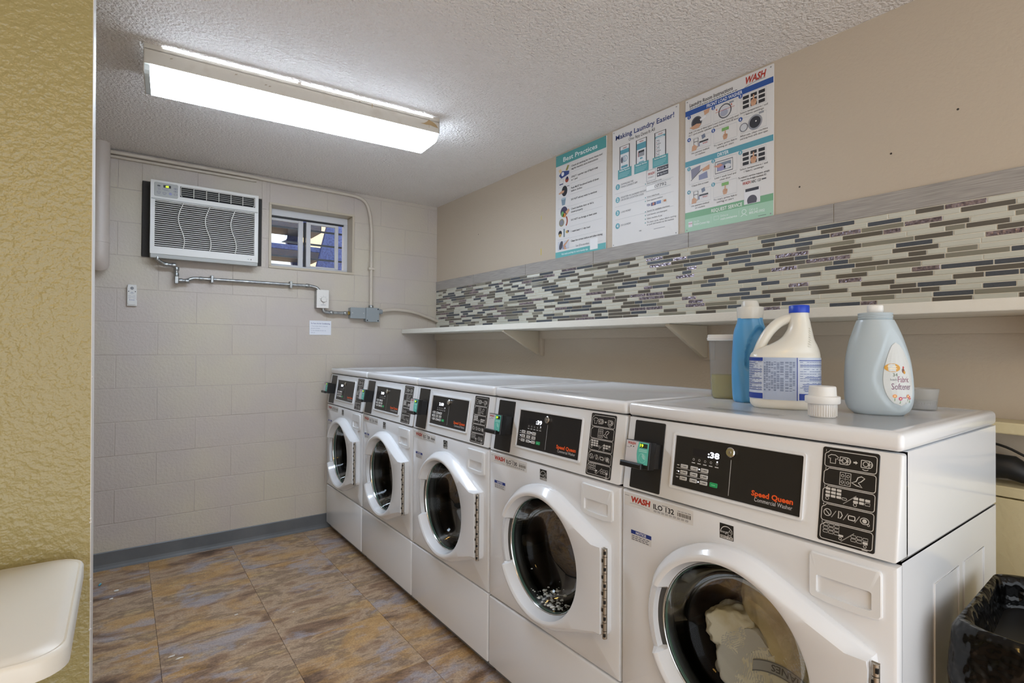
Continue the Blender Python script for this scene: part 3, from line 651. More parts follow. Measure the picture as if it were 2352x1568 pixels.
for k, (v, ls) in enumerate(((.493, ['DOWNLOAD THE', 'WASH CONNECT APP']), (.604, ['REGISTER IN LAUNDRY ROOM', 'OR ENTER LOCATION CODE']), (.716, ['LOAD MONEY']), (.827, ['DO LAUNDRY']))):
    q.circ(.092, v, .036, (98, 166, 178), 1); q.text(str(k+1), .092, v+.013, .027, (236, 240, 240), 2, 'c', bold=.02)
    for j, l in enumerate(ls): q.text(l, .15, v+.003+.022*j-(.008 if len(ls) > 1 else -.004), .0145, (96, 98, 104), w=.0163*len(l))
    if k: q.rect(.05, v-.0555, .94, v-.054, (170, 172, 176))
for v, t in ((.545, 'Enter location code'), (.655, 'Select Add Funds'), (.685, 'Enter payment method'), (.77, 'Search for available machines'), (.80, 'Load laundry and detergent'), (.83, 'Select machine & pay'), (.86, 'To start cycle, select fabric setting')):
    q.circ(.535, v-.005, .007, TEAL, 1); q.text(t, .56, v, .0125, (104, 106, 112), w=.0122*len(t)*.92)
q.text('or push start button on the machine', .56, .880, .0125, (104, 106, 112), w=.385)
q.box(.545, .557, .90, .604, .004, (160, 166, 170), 1); q.rect(.552, .562, .70, .60, (246, 246, 246), 1); q.text('07792', .67, .594, .026, (90, 92, 98), 2, w=.17)  # paler patch left of the digits is glare painted into the print
q.text('VISA', .555, .725, .018, (50, 56, 130), bold=.014, w=.055); q.rect(.62, .704, .69, .73, (70, 72, 120)); q.circ(.655, .717, .016, (190, 120, 90), 2); q.rect(.695, .702, .765, .727, (110, 140, 196)); q.rect(.78, .70, .84, .724, (214, 208, 200)); q.ell(.82, .714, .02, .012, (200, 120, 60), 2)
q.text('WASH', .44, .915, .011, INK, w=.035); q.rect(.66, .917, .82, .921, (150, 150, 154)); q.done()
# poster 3
q = Q(*poster('instructions_poster', 'Laundry Room Instructions poster with blue band and green foot', -2.360, -2.763, 1.806, 2.402, WHT))
BLU = (42, 84, 158)
q.text('WASH', .70, .063, .045, RED, 2, bold=.03, shear=.22, w=.215); q.path([(.70, .085), (.76, .074), (.84, .068), (.92, .070)], .006, (150, 152, 160), 2)
q.text('Laundry Room Instructions', .055, .063, .027, INK, 2, bold=.012, w=.52)
for k in range(19): q.rect(.055+.03*k, .073, .055+.03*k+(.026, .021, .024)[k % 3], .078, (90, 90, 96), 2)
q.rect(0, .085, 1, .125, BLU); q.text('FRONT LOAD WASHER', .27, .117, .024, (238, 240, 244), 2, bold=.014, w=.41)
q.rect(0, .467, 1, .508, LB); q.text('DRYER', .40, .500, .024, (238, 242, 244), 2, bold=.014, w=.13)
q.rect(0, .853, 1, .905, (122, 176, 136)); q.rect(0, .900, 1, 1, (168, 208, 182), 1); q.text('REQUEST SERVICE', .33, .892, .024, (240, 244, 240), 2, bold=.014, w=.35)
cols = (.055, .355, .665)
def panel(c, v, num, caption, hc, h=.105):
    u = cols[c]; q.box(u, v, u+.265, v+h, .003, (184, 188, 192), 1); q.circ(u-.005, v+.002, .022, hc, 3); q.text(str(num), u-.005, v+.0105, .017, (240, 240, 244), 4, 'c', bold=.02)
    for k, l in enumerate(caption): q.text(l, u+.135, v+h+.022+.0195*k, .0125, (56, 56, 62), 2, 'c', w=min(.29, .0122*len(l)))
    return u, v
u, v = panel(0, .135, 1, ['Add 1/4 cup of detergent', 'or 1 pod inside cylinder'], BLU); q.circ(u+.09, v+.06, .068, (96, 98, 106), 2); q.circ(u+.092, v+.06, .055, (58, 58, 66), 3); q.poly([(u+.0, v+.085), (u+.09, v+.07), (u+.15, v+.08), (u+.12, v+.105), (u+.05, v+.105)], SKIN, 4); q.poly([(u+.13, v+.045), (u+.2, v+.03), (u+.21, v+.045), (u+.14, v+.062)], (236, 236, 238), 4); q.poly([(u+.18, v-.005), (u+.255, v-.01), (u+.24, v+.02), (u+.19, v+.03)], SKIN, 4)
u, v = panel(1, .135, 2, ['Load clothes loosely and', 'evenly below MAX fill level'], BLU); q.ring(u+.13, v+.055, .07, .012, (90, 92, 100), 2); q.circ(u+.13, v+.055, .056, (206, 208, 214), 1); q.ell(u+.12, v+.066, .045, .035, (168, 172, 190), 2); q.path([(u+.02, v+.045), (u+.24, v+.045)], .004, (190, 80, 60), 3); q.rect(u+.03, v+.02, u+.04, v+.033, (200, 80, 40), 3); q.rect(u+.20, v+.02, u+.21, v+.033, (200, 80, 40), 3); q.rect(u+.18, v+.004, u+.23, v+.016, (150, 152, 160), 2)
def keys(c, v, num, hc):
    u, v = panel(c, v, num, ['Select temperature / soil', '/ fabric settings'], hc, .105)
    for r in range(3):
        for k in range(3): q.rect(u+.02+.083*k, v+.012+.032*r, u+.085+.083*k, v+.034+.032*r, (44, 44, 48), 2)
    q.hand(u+.135, v+.045, .72)
keys(2, .13, 3, BLU)
def pay(c, v, num, hc):
    u, v = panel(c, v, num, ['Use payment method', 'on machine'], hc, .095); q.box(u+.055, v+.008, u+.11, v+.075, .006, (46, 46, 52), 2); q.rect(u+.06, v+.03, u+.105, v+.034, INK, 3); q.poly([(u+.03, v+.095), (u+.035, v+.06), (u+.06, v+.05), (u+.10, v+.07), (u+.085, v+.095)], SKIN, 3)
    q.poly([(u+.15, v-.0), (u+.19, v-.008), (u+.20, v+.02), (u+.16, v+.03)], (120, 130, 150), 2); q.rect(u+.125, v+.04, u+.235, v+.052, (60, 60, 66), 2); q.rect(u+.125, v+.052, u+.235, v+.08, (222, 222, 224), 2); q.rect(u+.12, v+.05, u+.128, v+.075, (50, 84, 150), 3); q.text('WASH', u+.165, v+.068, .012, RED, 3, bold=.014, w=.06)
pay(0, .305, 4, BLU)
def press(c, v, num, hc):
    u, v = panel(c, v, num, ['To start, press fabric', 'setting or start'], hc, .1); q.rect(u+.095, v+.008, u+.175, v+.03, (124, 178, 96), 2); q.text('START', u+.135, v+.025, .011, (160, 204, 140), 3, 'c'); q.hand(u+.135, v+.046, .62)
press(1, .30, 5, BLU)
u, v = panel(2, .29, 6, ['After use, clean machine', 'and keep fresh with door open'], BLU); q.circ(u+.15, v+.055, .075, (150, 152, 160), 2); q.circ(u+.15, v+.055, .058, (52, 52, 58), 3); q.circ(u+.16, v+.05, .008, WHT, 4); q.circ(u+.03, v+.065, .045, (120, 122, 130), 2); q.circ(u+.03, v+.065, .036, (206, 208, 212), 3); q.rect(u+.19, v-.004, u+.24, v+.01, (150, 152, 160), 2)
u, v = panel(0, .525, 1, ['Clean lint screen'], LB, .12); q.poly([(u+.02, v+.01), (u+.14, v-.004), (u+.13, v+.04), (u+.03, v+.085)], (136, 136, 156), 2); q.poly([(u+.12, v+.07), (u+.22, v+.055), (u+.23, v+.105), (u+.12, v+.105)], (140, 146, 176), 2); q.poly([(u+.16, v+.03), (u+.25, v+.01), (u+.25, v+.045), (u+.17, v+.05)], SKIN, 3); q.path([(u+.02, v+.095), (u+.16, v+.03)], .006, (70, 70, 78), 3)
u, v = panel(1, .52, 2, ['Load 1 wash load and', 'close door'], LB, .115); q.box(u+.02, v+.018, u+.22, v+.1, .008, (90, 92, 100), 2); q.rect(u+.04, v+.03, u+.20, v+.086, (128, 140, 156), 1); q.ell(u+.09, v+.068, .05, .03, (150, 146, 186), 2); q.ell(u+.16, v+.066, .04, .025, (214, 214, 218), 2); q.poly([(u-.0, v+.045), (u+.08, v+.035), (u+.11, v+.05), (u+.06, v+.062)], (204, 146, 126), 3)
keys(2, .52, 3, LB); pay(0, .70, 4, LB); press(1, .69, 5, LB)
q.text('To submit a service request, simply', .80, .703, .012, INK, 2, 'c', bold=.01, w=.33); q.text('report the 6-digit machine ID.', .80, .722, .012, INK, 2, 'c', bold=.01, w=.27)
q.text('WASH', .68, .752, .020, RED, 2, bold=.02, shear=.2, w=.085); q.text('ABC 123', .775, .752, .018, INK, 2, bold=.01, w=.10); q.rect(.885, .738, .93, .747, (80, 80, 84), 2)
q.rect(.70, .79, .87, .89, (232, 232, 236), 3); q.rect(.715, .785, .855, .805, (58, 56, 64), 4); q.poly([(.74, .888)]+[(.785+.052*math.cos(math.radians(a)), .868-.052/q.asp*math.sin(math.radians(a))) for a in range(180, -1, -15)]+[(.83, .888)], (84, 80, 92), 4)
q.rect(.045, .925, .095, .965, (226, 222, 228), 2); q.text('WASH', .07, .944, .008, RED, 3, 'c', bold=.02); q.text('Use the', .11, .938, .015, (232, 242, 236), 2, w=.07); q.text('WASH-Connect App', .11, .960, .016, (236, 244, 240), 2, bold=.015, w=.20)
q.rect(.325, .92, .327, .965, (220, 236, 226), 2); q.box(.36, .925, .415, .95, .004, (226, 240, 232), 2); q.text('Online at', .435, .938, .015, (232, 242, 236), 2, w=.09); q.text('wash.com/service', .435, .960, .016, (236, 244, 240), 2, bold=.015, w=.19)
q.rect(.645, .92, .647, .965, (220, 236, 226), 2); q.ring(.70, .935, .022, .006, (226, 240, 232), 2); q.path([(.665, .965), (.70, .951), (.735, .965)], .006, (226, 240, 232), 2); q.text('Call us at', .755, .938, .015, (232, 242, 236), 2, w=.09); q.text('800.342.5932', .755, .960, .016, (236, 244, 240), 2, bold=.015, w=.16)
q.rect(.85, .983, .93, .986, (90, 100, 94), 2); q.done()
# ------------------------------------------------------------------ washing machines
M_EN = mat('white_enamel', (232, 234, 237), .18, coat=.4, bump=(300, .05, .0006)); M_ENG = mat('white_plastic', (229, 231, 233), .3)
M_BASE = mat('machine_base', (120, 120, 120), .5); M_BPL = mat('black_panel', (34, 32, 31), .35); M_CHR = mat('chrome', (200, 200, 198), .15, 1.0)
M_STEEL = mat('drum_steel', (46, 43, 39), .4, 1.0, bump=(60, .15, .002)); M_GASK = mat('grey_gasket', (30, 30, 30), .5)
M_HNG = mat('hinge_steel', (176, 170, 160), .3, .9); M_LATCH = mat('latch_grey', (70, 69, 66), .5); M_DARK = mat('dark_cavity', (20, 20, 20), .6); M_SEAM = mat('seam_grey', (126, 124, 120), .6)
M_BOWL = glassmat('door_glass', (.80, .82, .80), .25); M_GEDGE = mat('green_glass_edge', (84, 112, 102), .15)
M_KEY = mat('key_grey', (196, 195, 192), .4); M_GRN = mat('start_green', (40, 160, 96), .4); M_DIG = emis('white_digits', (235, 240, 255), 2.2); M_YDIG = emis('green_digits', (190, 240, 40), 2.0)
CU, CZ = .346, .582                      # door centre
def q3(u, d, z): return Vector((d, -u, z))
SL = .150                                 # slope of the control panel
def slant(u, v, h):                       # v = height z
    n = Vector((-1, 0, SL)).normalized(); return q3(u, (v-.887)*SL, v) + n*h
def outline(th):
    """outer outline of the door: circle joined to the hinge edge"""
    R = .236; c, s = math.cos(th), math.sin(th)
    best = R
    # convex hull of the circle with the hinge corners
    for (hu, hz) in ((.650-CU, .706-CZ), (.650-CU, .446-CZ)):
        dist = math.hypot(hu, hz); a0 = math.atan2(hz, hu); al = math.acos(R/dist); sg = 1 if hz > 0 else -1
        ta = a0+sg*al                      # tangent angle on the circle
        n = (math.cos(ta), math.sin(ta)); dn = c*n[0]+s*n[1]
        lo, hi = sorted((a0, ta))
        t2 = (th+PI) % (2*PI)-PI
        if lo <= t2 <= hi: best = R/dn
    t2 = (th+PI) % (2*PI)-PI
    ah, al_ = math.atan2(.706-CZ, .650-CU), math.atan2(.446-CZ, .650-CU)
    if al_ <= t2 <= ah: best = (.650-CU)/c
    return best
def make_washer():
    t = thing('washing_machine', 'x', 'washing machine', (0, 0, 0), 0, 'row of front-loading washing machines')
    a, z = .004, .682
    # cabinet shells (open at the front)
    def shell(z0, z1, d0, name, top=False):
        b = B(); d1 = .676
        V = lambda u, d, zz: b.bm.verts.new(q3(u, d, zz))
        for u in (a, z): b.bm.faces.new([V(u, d0, z0), V(u, d1, z0), V(u, d1, z1), V(u, d0, z1)])
        b.bm.faces.new([V(a, d1, z0), V(z, d1, z0), V(z, d1, z1), V(a, d1, z1)])
        if top: b.bm.faces.new([V(a, d0, z1), V(z, d0, z1), V(z, d1, z1), V(a, d1, z1)])
        else: b.bm.faces.new([V(a, d0, z0), V(z, d0, z0), V(z, d1, z0), V(a, d1, z0)])
        bmesh.ops.remove_doubles(b.bm, verts=b.bm.verts, dist=1e-5); return b.obj(name, M_EN, t)
    shell(.045, .884, .020, 'lower_cabinet'); shell(.890, 1.09, .05, 'upper_cabinet', True)
    B().box(q3(.008, .03, .8835), q3(.678, .66, .8905)).obj('seam_strip', M_SEAM, t)
    for u in (a-.0006, z+.0006):           # embossed stiffening rectangles on the sides
        b = B()
        for d0, d1 in ((.20, .36), (.40, .56)):
            pp = [(d0, .10), (d1, .10), (d1, .80), (d0, .80)]
            b.tube([q3(u, *x) for x in pp]+[q3(u, *pp[0])], .0016, 6)
        b.obj('side_embossing', M_EN, t, 60)
    B().box(q3(.012, .03, .012), q3(.674, .66, .046)).obj('base', M_BASE, t)
    for u in (.06, .626):
        for d in (.07, .60): B().lathe([(.022, 0), (.022, .006), (.01, .008), (.01, .02)], q3(u, d, 0), 'z', 12).obj('foot', M_DARK, t)
    # lid
    b = B(); b.box(q3(.003, .024, 1.091), q3(.683, .682, 1.128), .011, 3)
    top = max(b.bm.faces, key=lambda f: f.calc_center_median().z+f.calc_area()); r = bmesh.ops.inset_region(b.bm, faces=[top], thickness=.028); r = bmesh.ops.inset_region(b.bm, faces=[top], thickness=.012, depth=-.005)
    b.obj('lid', M_EN, t, 35)
    p = P2(lambda u, v, h: q3(u, .12+v, 1.1235+h))
    for k in range(3): p.rect(.19+.0*k, .0+.012*k, .40, .004+.012*k, (150, 150, 152))
    p.rect(.21, -.06, .30, -.03, (160, 160, 162)); p.rect(.315, -.055, .37, -.035, (120, 120, 124)); p.obj('lid_print', t)
    # control panel
    e = .0
    pr = [(0.0, .887), (SL*.2, 1.087), (.051, 1.087), (.051, .887)]
    B().prism([q3(a, d, zz) for d, zz in pr], q3(z-a, 0, 0), .007, 3).obj('control_panel', M_ENG, t, 40)
    def slab(name, u0, v0, u1, v1, r, th, m, parent=t, bev=.0008, h0=-.001):
        pts = rrect(u0, v0, u1, v1, r); n = Vector((-1, 0, SL)).normalized()
        return B().prism([slant(u, v, h0) for u, v in pts], n*(th-h0), bev, 1, True).obj(name, m, parent)
    be = B()
    o1 = rrect(.167, .920, .508, 1.061, .006); o2 = rrect(.172, .925, .503, 1.056, .004)
    be.loft([[slant(u, v, h) for u, v in oo] for oo, h in ((o1, 0), (o1, .0055), (o2, .0055), (o2, .001))], True, False, False); be.obj('bezel', M_ENG, t)
    fp = slab('fascia', .1735, .9265, .5015, 1.0545, .001, .0012, M_BPL)
    slab('lock', .322, 1.0235, .346, 1.0475, .0119, .010, M_CHR, t, .002)
    slab('lock_core', .330, 1.0315, .338, 1.0395, .0039, .0115, M_HNG, t, .0005)
    kb = thing_part('keypad', t)
    km = None
    for r in range(3):
        for c in range(3):
            u0, v0 = .1955+.0298*c, .9445+.0152*r; slab('key', u0, v0, u0+.021, v0+.0095, .002, .0030, M_KEY, kb, .0005)
    slab('start_key', .283, .9445, .304, .9555, .002, .0030, M_GRN, kb, .0005)
    p = P2(lambda u, v, h: slant(u, v, .0012+h))
    W_ = (214, 214, 216)
    p.rect(.3338, .934, .3352, 1.018, (190, 190, 190)); p.rect(.228, 1.0105, .304, 1.0295, (24, 21, 24), 0)
    for k in range(5):
        u = .232+.0165*k; p.ring(u, 1.002, .0026, .0008, W_, 1, 8); p.rect(u-.005, .9925, u+.005, .9945, W_, 1)
    p.rect(.183, .9725, .276, .9735, W_, 1); p.rect(.183, .9572, .276, .9582, W_, 1)
    for r in range(3): p.rect(.184, .949+.0152*r, .191, .951+.0152*r, W_, 1)
    p.circ(.1905, .9645, .0018, M_DIG, 2, 10); p.circ(.2505, .980, .0018, M_DIG, 2, 10); p.circ(.2505, .949, .0018, M_DIG, 2, 10); p.circ(.2985, 1.0065, .0018, M_DIG, 2, 10)
    p.obj('fascia_print', fp); p = P2(lambda u, v, h: slant(u, v, .0012+h))
    p.text('Speed Queen', .391, .9485, .0112, (232, 92, 36), 1, bold=.034, w=.095); p.text('Commercial Washer', .399, .9365, .0088, (206, 206, 208), 1, w=.086)
    p.obj('brand_print', fp)
    p = P2(lambda u, v, h: slant(u, v, .003+h))
    for r in range(3):
        for c in range(3): u0, v0 = .1955+.0298*c, .9445+.0152*r; p.ring(u0+.004, v0+.0048, .0015, .0006, (90, 90, 92), 0, 8); p.rect(u0+.008, v0+.0038, u0+.018, v0+.0058, (96, 96, 98))
    p.rect(.288, .949, .299, .951, (120, 210, 160)); p.obj('key_print', kb)
    slab('side_plate', .031, .892, .136, 1.080, .004, .0015, M_BPL)
    # card reader
    cr = thing_part('card_reader', t)
    def rbox(u0, u1, v0, v1, h0, h1, bev): 
        pts = [(u0, v0), (u1, v0), (u1, v1), (u0, v1)]; n = Vector((-1, 0, SL)).normalized()
        return B().prism([slant(u, v, h0) for u, v in pts], n*(h1-h0), bev, 2)
    rbox(.062, .130, .958, 1.022, .001, .035, .002).obj('reader_mount', M_BLKP, cr); rbox(.050, .134, .955, 1.026, .030, .056, .003).obj('reader_case', M_BLKP, cr)
    rbox(.044, .118, .953, .968, .050, .068, .004).obj('reader_tray', M_BLKP, cr)
    p = P2(lambda u, v, h: slant(u, v, .056+h))
    p.poly([(.053, .966), (.098, .966), (.094, .978), (.092, .99), (.092, 1.0), (.096, 1.024), (.053, 1.024)], (206, 204, 208)); p.poly([(.098, .966), (.131, .966), (.131, 1.024), (.096, 1.024), (.092, 1.0), (.092, .99), (.094, .978)], (98, 192, 178))
    p.rect(.100, 1.009, .126, 1.0205, (40, 48, 34), 1, .001); p.text('WASH', .057, 1.014, .007, RED, 1, bold=.03, shear=.2, w=.028)
    for u in (.070, .079): p.circ(u, 1.009, .0018, (30, 30, 32), 1, 10)
    p.rect(.055, 1.005, .068, 1.0064, (150, 150, 154), 1)
    for k in range(2): p.rect(.098, 1.003-.004*k, .126, 1.0045-.004*k, (190, 232, 224), 1)
    for k in range(3): p.path(arc(.110, .983, .004+.003*k, -20, 90, 6), .0014, (200, 236, 230), 1)
    p.ring(.112, .983, .012, .001, (150, 220, 208), 1); p.text('19', .101, 1.0115, .0075, M_YDIG, 2, w=.011, bold=.02); p.obj('reader_label', cr)
    # instruction plate
    ip = slab('instruction_plate', .539, .893, .644, 1.082, .005, .0015, M_BPL)
    p = P2(lambda u, v, h: slant(u, v, .0015+h)); WH = (206, 204, 200); lw = .0014
    for k in range(5):
        v0 = 1.0425-.0362*k; v1 = v0+.0335; u0, u1 = .5445, .6395
        pts = [(u0, v0+.005)]+arc(u0+.005, v0+.005, .005, 180, 270, 4)+arc(u1-.005, v0+.005, .005, 270, 360, 4)+arc(u1-.005, v1-.005, .005, 0, 90, 4)+[(u0+.009, v1), (u0+.006, v1-.004), (u0+.002, v1-.006), (u0, v1-.009)]
        p.path(pts, lw, WH, 0, True); p.text(str(k+1), u0+.0012, v1-.0035, .0045, WH, 0)
    v = 1.0425
    p.path([(.555, v+.008), (.565, v+.008), (.565, v+.018), (.568, v+.017), (.570, v+.021), (.564, v+.025), (.556, v+.025), (.550, v+.021), (.552, v+.017), (.555, v+.018)], lw, WH, 0, True)
    for uu in (.581, .620): p.path(rrect(uu-.008, v+.009, uu+.006, v+.023, .001), lw, WH, 0, True); p.ring(uu, v+.016, .0045, lw, WH); p.path(arc(uu+.005, v+.016, .007, -80, 80, 8), lw, WH); p.ring(uu+.009, v+.016, .002, .001, WH, 0, 8)
    p.path([(.570, v+.016), (.580, v+.016)], lw, WH); p.poly([(.598, v+.0145), (.602, v+.0145), (.602, v+.0125), (.606, v+.016), (.602, v+.0195), (.602, v+.0175), (.598, v+.0175)], WH); p.path(arc(.620, v+.012, .008, 230, 310, 6), lw, WH)
    v -= .0362
    for r in range(2):
        for c in range(2): p.path(rrect(.575+.010*c, v+.004+.0125*r, .585+.010*c, v+.0165+.0125*r, .0005), .001, WH, 0, True); p.ring(.580+.010*c, v+.010+.0125*r, .0026, .001, WH, 0, 8)
    p.path([(.597, v+.012), (.605, v+.016), (.608, v+.024), (.614, v+.027), (.620, v+.024), (.614, v+.017), (.609, v+.014), (.616, v+.006), (.606, v+.008)], .0018, WH, 0, True)
    def caps(u, v, rows, cols, fill, skip=()):
        for r in range(rows):
            for c in range(cols):
                x, y = u+.0105*c, v-.0068*r; pts = [(x, y+.0025), (x+.001, y), (x+.009, y), (x+.009, y+.005), (x+.001, y+.005)]
                if (fill and (r, c) not in skip) or (not fill and (r, c) in skip): p.poly(pts, WH)
                else: p.path(pts, .0009, WH, 0, True)
    v -= .0362; caps(.5495, v+.0255, 3, 3, True); p.ring(.5535, v+.0085, .003, .001, WH, 0, 10); p.path(rrect(.581, v+.0115, .590, v+.0155, .002), .001, WH, 0, True); p.path([(.584, v+.004), (.607, v+.024)], .0016, (150, 148, 144)); caps(.6015, v+.0165, 2, 3, True, ((1, 2),)); p.ring(.6055, v+.0065, .003, .001, WH, 0, 10)
    v -= .0362; p.ring(.556, v+.017, .0068, lw, WH); p.path([(.552, v+.021), (.560, v+.013)], lw, WH)
    for uu in (.568, .590, .611): p.path([(uu-.004, v+.009), (uu+.004, v+.023)], lw, (170, 168, 164))
    p.path([(.577, v+.010), (.577, v+.024), (.581, v+.023), (.584, v+.017), (.581, v+.011)], .0018, WH, 0, True); p.path(rrect(.595, v+.012, .607, v+.020, .002), .0018, WH, 0, True); p.ring(.624, v+.016, .0075, lw, WH, 0, 16, .006); p.circ(.624, v+.016, .004, WH); p.ring(.631, v+.010, .002, .001, WH, 0, 8)
    v -= .0362; caps(.5495, v+.0265, 3, 3, False); p.rect(.579, v+.0115, .588, v+.0155, WH, 0, .001); p.ring(.5825, v+.008, .0025, .001, WH, 0, 10); p.path([(.584, v+.003), (.607, v+.024)], .0016, (150, 148, 144)); caps(.6015, v+.0155, 2, 3, False, ((1, 2),)); p.ring(.627, v+.005, .0025, .001, WH, 0, 10)
    p.rect(.622, .8952, .632, .8966, WH); p.obj('instruction_print', ip)
    # front panel with the round opening
    def rad_rect(th, u0, u1, z0, z1, rr):
        c, s = math.cos(th), math.sin(th); r = 9
        if c > 1e-6: r = min(r, (u1-CU)/c)
        if c < -1e-6: r = min(r, (u0-CU)/c)
        if s > 1e-6: r = min(r, (z1-CZ)/s)
        if s < -1e-6: r = min(r, (z0-CZ)/s)
        return CU+r*c, CZ+r*s
    N_ = 96; ths = sorted(set([2*PI*i/N_ for i in range(N_)]+[math.atan2(dz, du) % (2*PI) for du in (z-CU, a-CU) for dz in (.880-CZ, .3185-CZ)]))
    b = B(); rings = []
    for ins, d in ((0, .022), (0, .008), (.0025, .0025), (.008, 0)):
        rings.append([q3(u, d, zz) for u, zz in (rad_rect(th, a+ins, z-ins, .3185+ins, .880-ins, 0) for th in ths)])
    for r, d in ((.225, 0), (.215, .004), (.212, .03)): rings.append([q3(CU+r*math.cos(th), d, CZ+r*math.sin(th)) for th in ths])
    b.loft(rings, True, False, False); b.obj('front_panel', M_EN, t, 40)
    B().box(q3(a, 0, .047), q3(z, .022, .3135), .006, 3).obj('kick_panel', M_EN, t, 40)
    # detergent drawer
    dr = thing_part('detergent_drawer', t)
    oo = [(.5255, .778), (.53, .7735)]+arc(.652, .781, .006, -80, 0, 4)+arc(.650, .859, .008, 0, 90, 4)+arc(.533, .859, .0075, 90, 180, 4)
    oo = [(.5255, .779), (.529, .774), (.56, .7695), (.62, .7685), (.653, .773), (.658, .779)]+arc(.650, .858, .008, 0, 90, 4)+arc(.5335, .858, .008, 90, 180, 4)
    ii = []
    for u, v in oo:
        ii.append((.540+(u-.5255)/(.1325)*.101, .784+max(0, min(1, (v-.7685)/.0975))*.038))
    k2 = lambda pts, d: [q3(u, d, v) for u, v in pts]
    B().loft([k2(oo, .002), k2(oo, -.005), k2([(u+(.5918-u)*.03, v+(.818-v)*.05) for u, v in oo], -.007), k2(ii, -.007)], True, False, False).obj('drawer_front', M_ENG, dr, 35)
    B().loft([k2(ii, -.007), [q3(u, (.030 if v > .803 else .004), v) for u, v in [(.5918+(u-.5918)*.97, v) for u, v in ii]]], True, False, True).obj('finger_pull', M_ENG, dr)
    # door : ring, glass bowl, hinge, latch recess
    do = thing_part('door', t)
    NT = 144; b = B(); rings = [[] for _ in range(9)]
    for i in range(NT):
        th = 2*PI*i/NT; R = outline(th); c, s = math.cos(th), math.sin(th)
        tt = abs((th % (2*PI))-PI)            # distance from the left side
        notch = tt < math.radians(24.0)
        fl = -.046; e1 = -.014
        t2 = (th+PI) % (2*PI)-PI; ch = .022 if not (-.43 < t2 < .40) else .002
        prof = [(R, .0), (R, -.016), (R-.1*ch, -.020), (R-.85*ch, -.043), (R-1.1*ch, fl), (.207, fl), (.200, -.042), (.191, -.012), (.188, .004)]
        if notch: prof = [(R-.002, .0), (R-.002, -.008), (R-.004, -.016), (R-.008, -.020), (R-.014, -.022), (.2095, -.024), (.2085, -.006), (.192, -.004), (.188, .004)]
        for k, (r, d) in enumerate(prof): rings[k].append(q3(CU+r*c, d, CZ+r*s))
    b.loft(rings, True, False, False); b.obj('door_ring', M_EN, do, 32)
    b = B(); seg = 16; dk = [[q3(CU+r*math.cos(PI+math.radians(-22.5+45*k/seg)), -.0062, CZ+r*math.sin(PI+math.radians(-22.5+45*k/seg))) for k in range(seg+1)] for r in (.2075, .193)]
    b.loft(dk, False); b.obj('latch_gap', M_LATCH, do)
    B().lathe([(.1885, .004), (.1890, -.008), (.1878, -.0095), (.1862, -.008), (.1862, .006)], q3(CU, 0, CZ), 'x', 64, False, False).obj('chrome_rim', M_CHR, do, 50)
    B().lathe([(.1855, -.004), (.1845, -.0045), (.1842, .004)], q3(CU, 0, CZ), 'x', 64, False, False).obj('glass_rim', M_GEDGE, do, 50)
    B().lathe([(.1845, -.002), (.180, .010), (.170, .045), (.155, .072), (.130, .088), (.09, .098), (.045, .103), (.002, .104)], q3(CU, 0, CZ), 'x', 64, False, True).obj('glass_bowl', M_BOWL, do, 60)
    hb = B(); n = 11
    for k in range(n):
        z0 = .446+.26*k/n; z1 = .446+.26*(k+1)/n; hb.mi = 0; hb.tube([q3(.6585, -.036, z0+.0008), q3(.6585, -.036, z1-.0008)], .0068, 10)
        hb.mi = 1; hb.box(q3(.6535, -.0442, z0+.008), q3(.6575, -.038, z1-.007)) if k % 2 else hb.box(q3(.6600, -.0438, z0+.008), q3(.6648, -.034, z1-.007))
    hb.mi = 0; hb.box(q3(.6505, -.034, .446), q3(.664, -.031, .706)).obj('hinge', [M_HNG, M_DARK], do, 40)
    # gasket and drum
    B().lathe([(.213, .02), (.205, .026), (.198, .04), (.204, .055), (.22, .062), (.238, .066)], q3(CU, 0, CZ), 'x', 64, False, False).obj('gasket', M_GASK, t, 60)
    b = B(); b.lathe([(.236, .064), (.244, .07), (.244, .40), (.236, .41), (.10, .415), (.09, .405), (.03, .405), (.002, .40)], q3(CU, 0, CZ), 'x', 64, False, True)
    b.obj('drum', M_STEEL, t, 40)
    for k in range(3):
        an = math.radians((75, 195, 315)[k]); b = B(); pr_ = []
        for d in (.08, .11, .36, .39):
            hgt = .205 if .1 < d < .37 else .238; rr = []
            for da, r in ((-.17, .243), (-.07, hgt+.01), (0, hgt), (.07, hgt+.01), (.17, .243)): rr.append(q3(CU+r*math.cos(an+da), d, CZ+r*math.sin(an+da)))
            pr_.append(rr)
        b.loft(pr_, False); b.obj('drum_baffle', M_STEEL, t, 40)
    # stickers common to all machines
    p = P2(lambda u, v, h: q3(u, -h, v))
    p.rect(.316, .831, .352, .867, (30, 29, 28)); p.path([(.318+.0, .846)]+arc(.334, .846, .0155, 175, 20, 12), .0016, (216, 216, 214), 1)
    st_ = []
    for k in range(10): r = .0085 if k % 2 == 0 else .0036; st_.append((.342+r*math.cos(PI/2+k*PI/5), .8465+r*math.sin(PI/2+k*PI/5)))
    p.path(st_, .0013, (216, 216, 214), 1, True); p.text('energy', .318, .845, .006, (216, 216, 214), 1, w=.018, shear=.2); p.rect(.3175, .8325, .3505, .8392, (216, 214, 210), 1); p.text('ENERGY STAR', .3185, .8337, .0048, (30, 29, 28), 2, w=.031, bold=.02)
    p.obj('energy_sticker', t)
    p = P2(lambda u, v, h: q3(u, -h, v)); p.rect(.039, .744, .1105, .773, (214, 213, 212)); p.rect(.039, .7625, .1105, .773, (28, 52, 130), 1); p.text('NOTICE', .0745, .7645, .0065, (222, 224, 232), 2, 'c', bold=.04, w=.036)
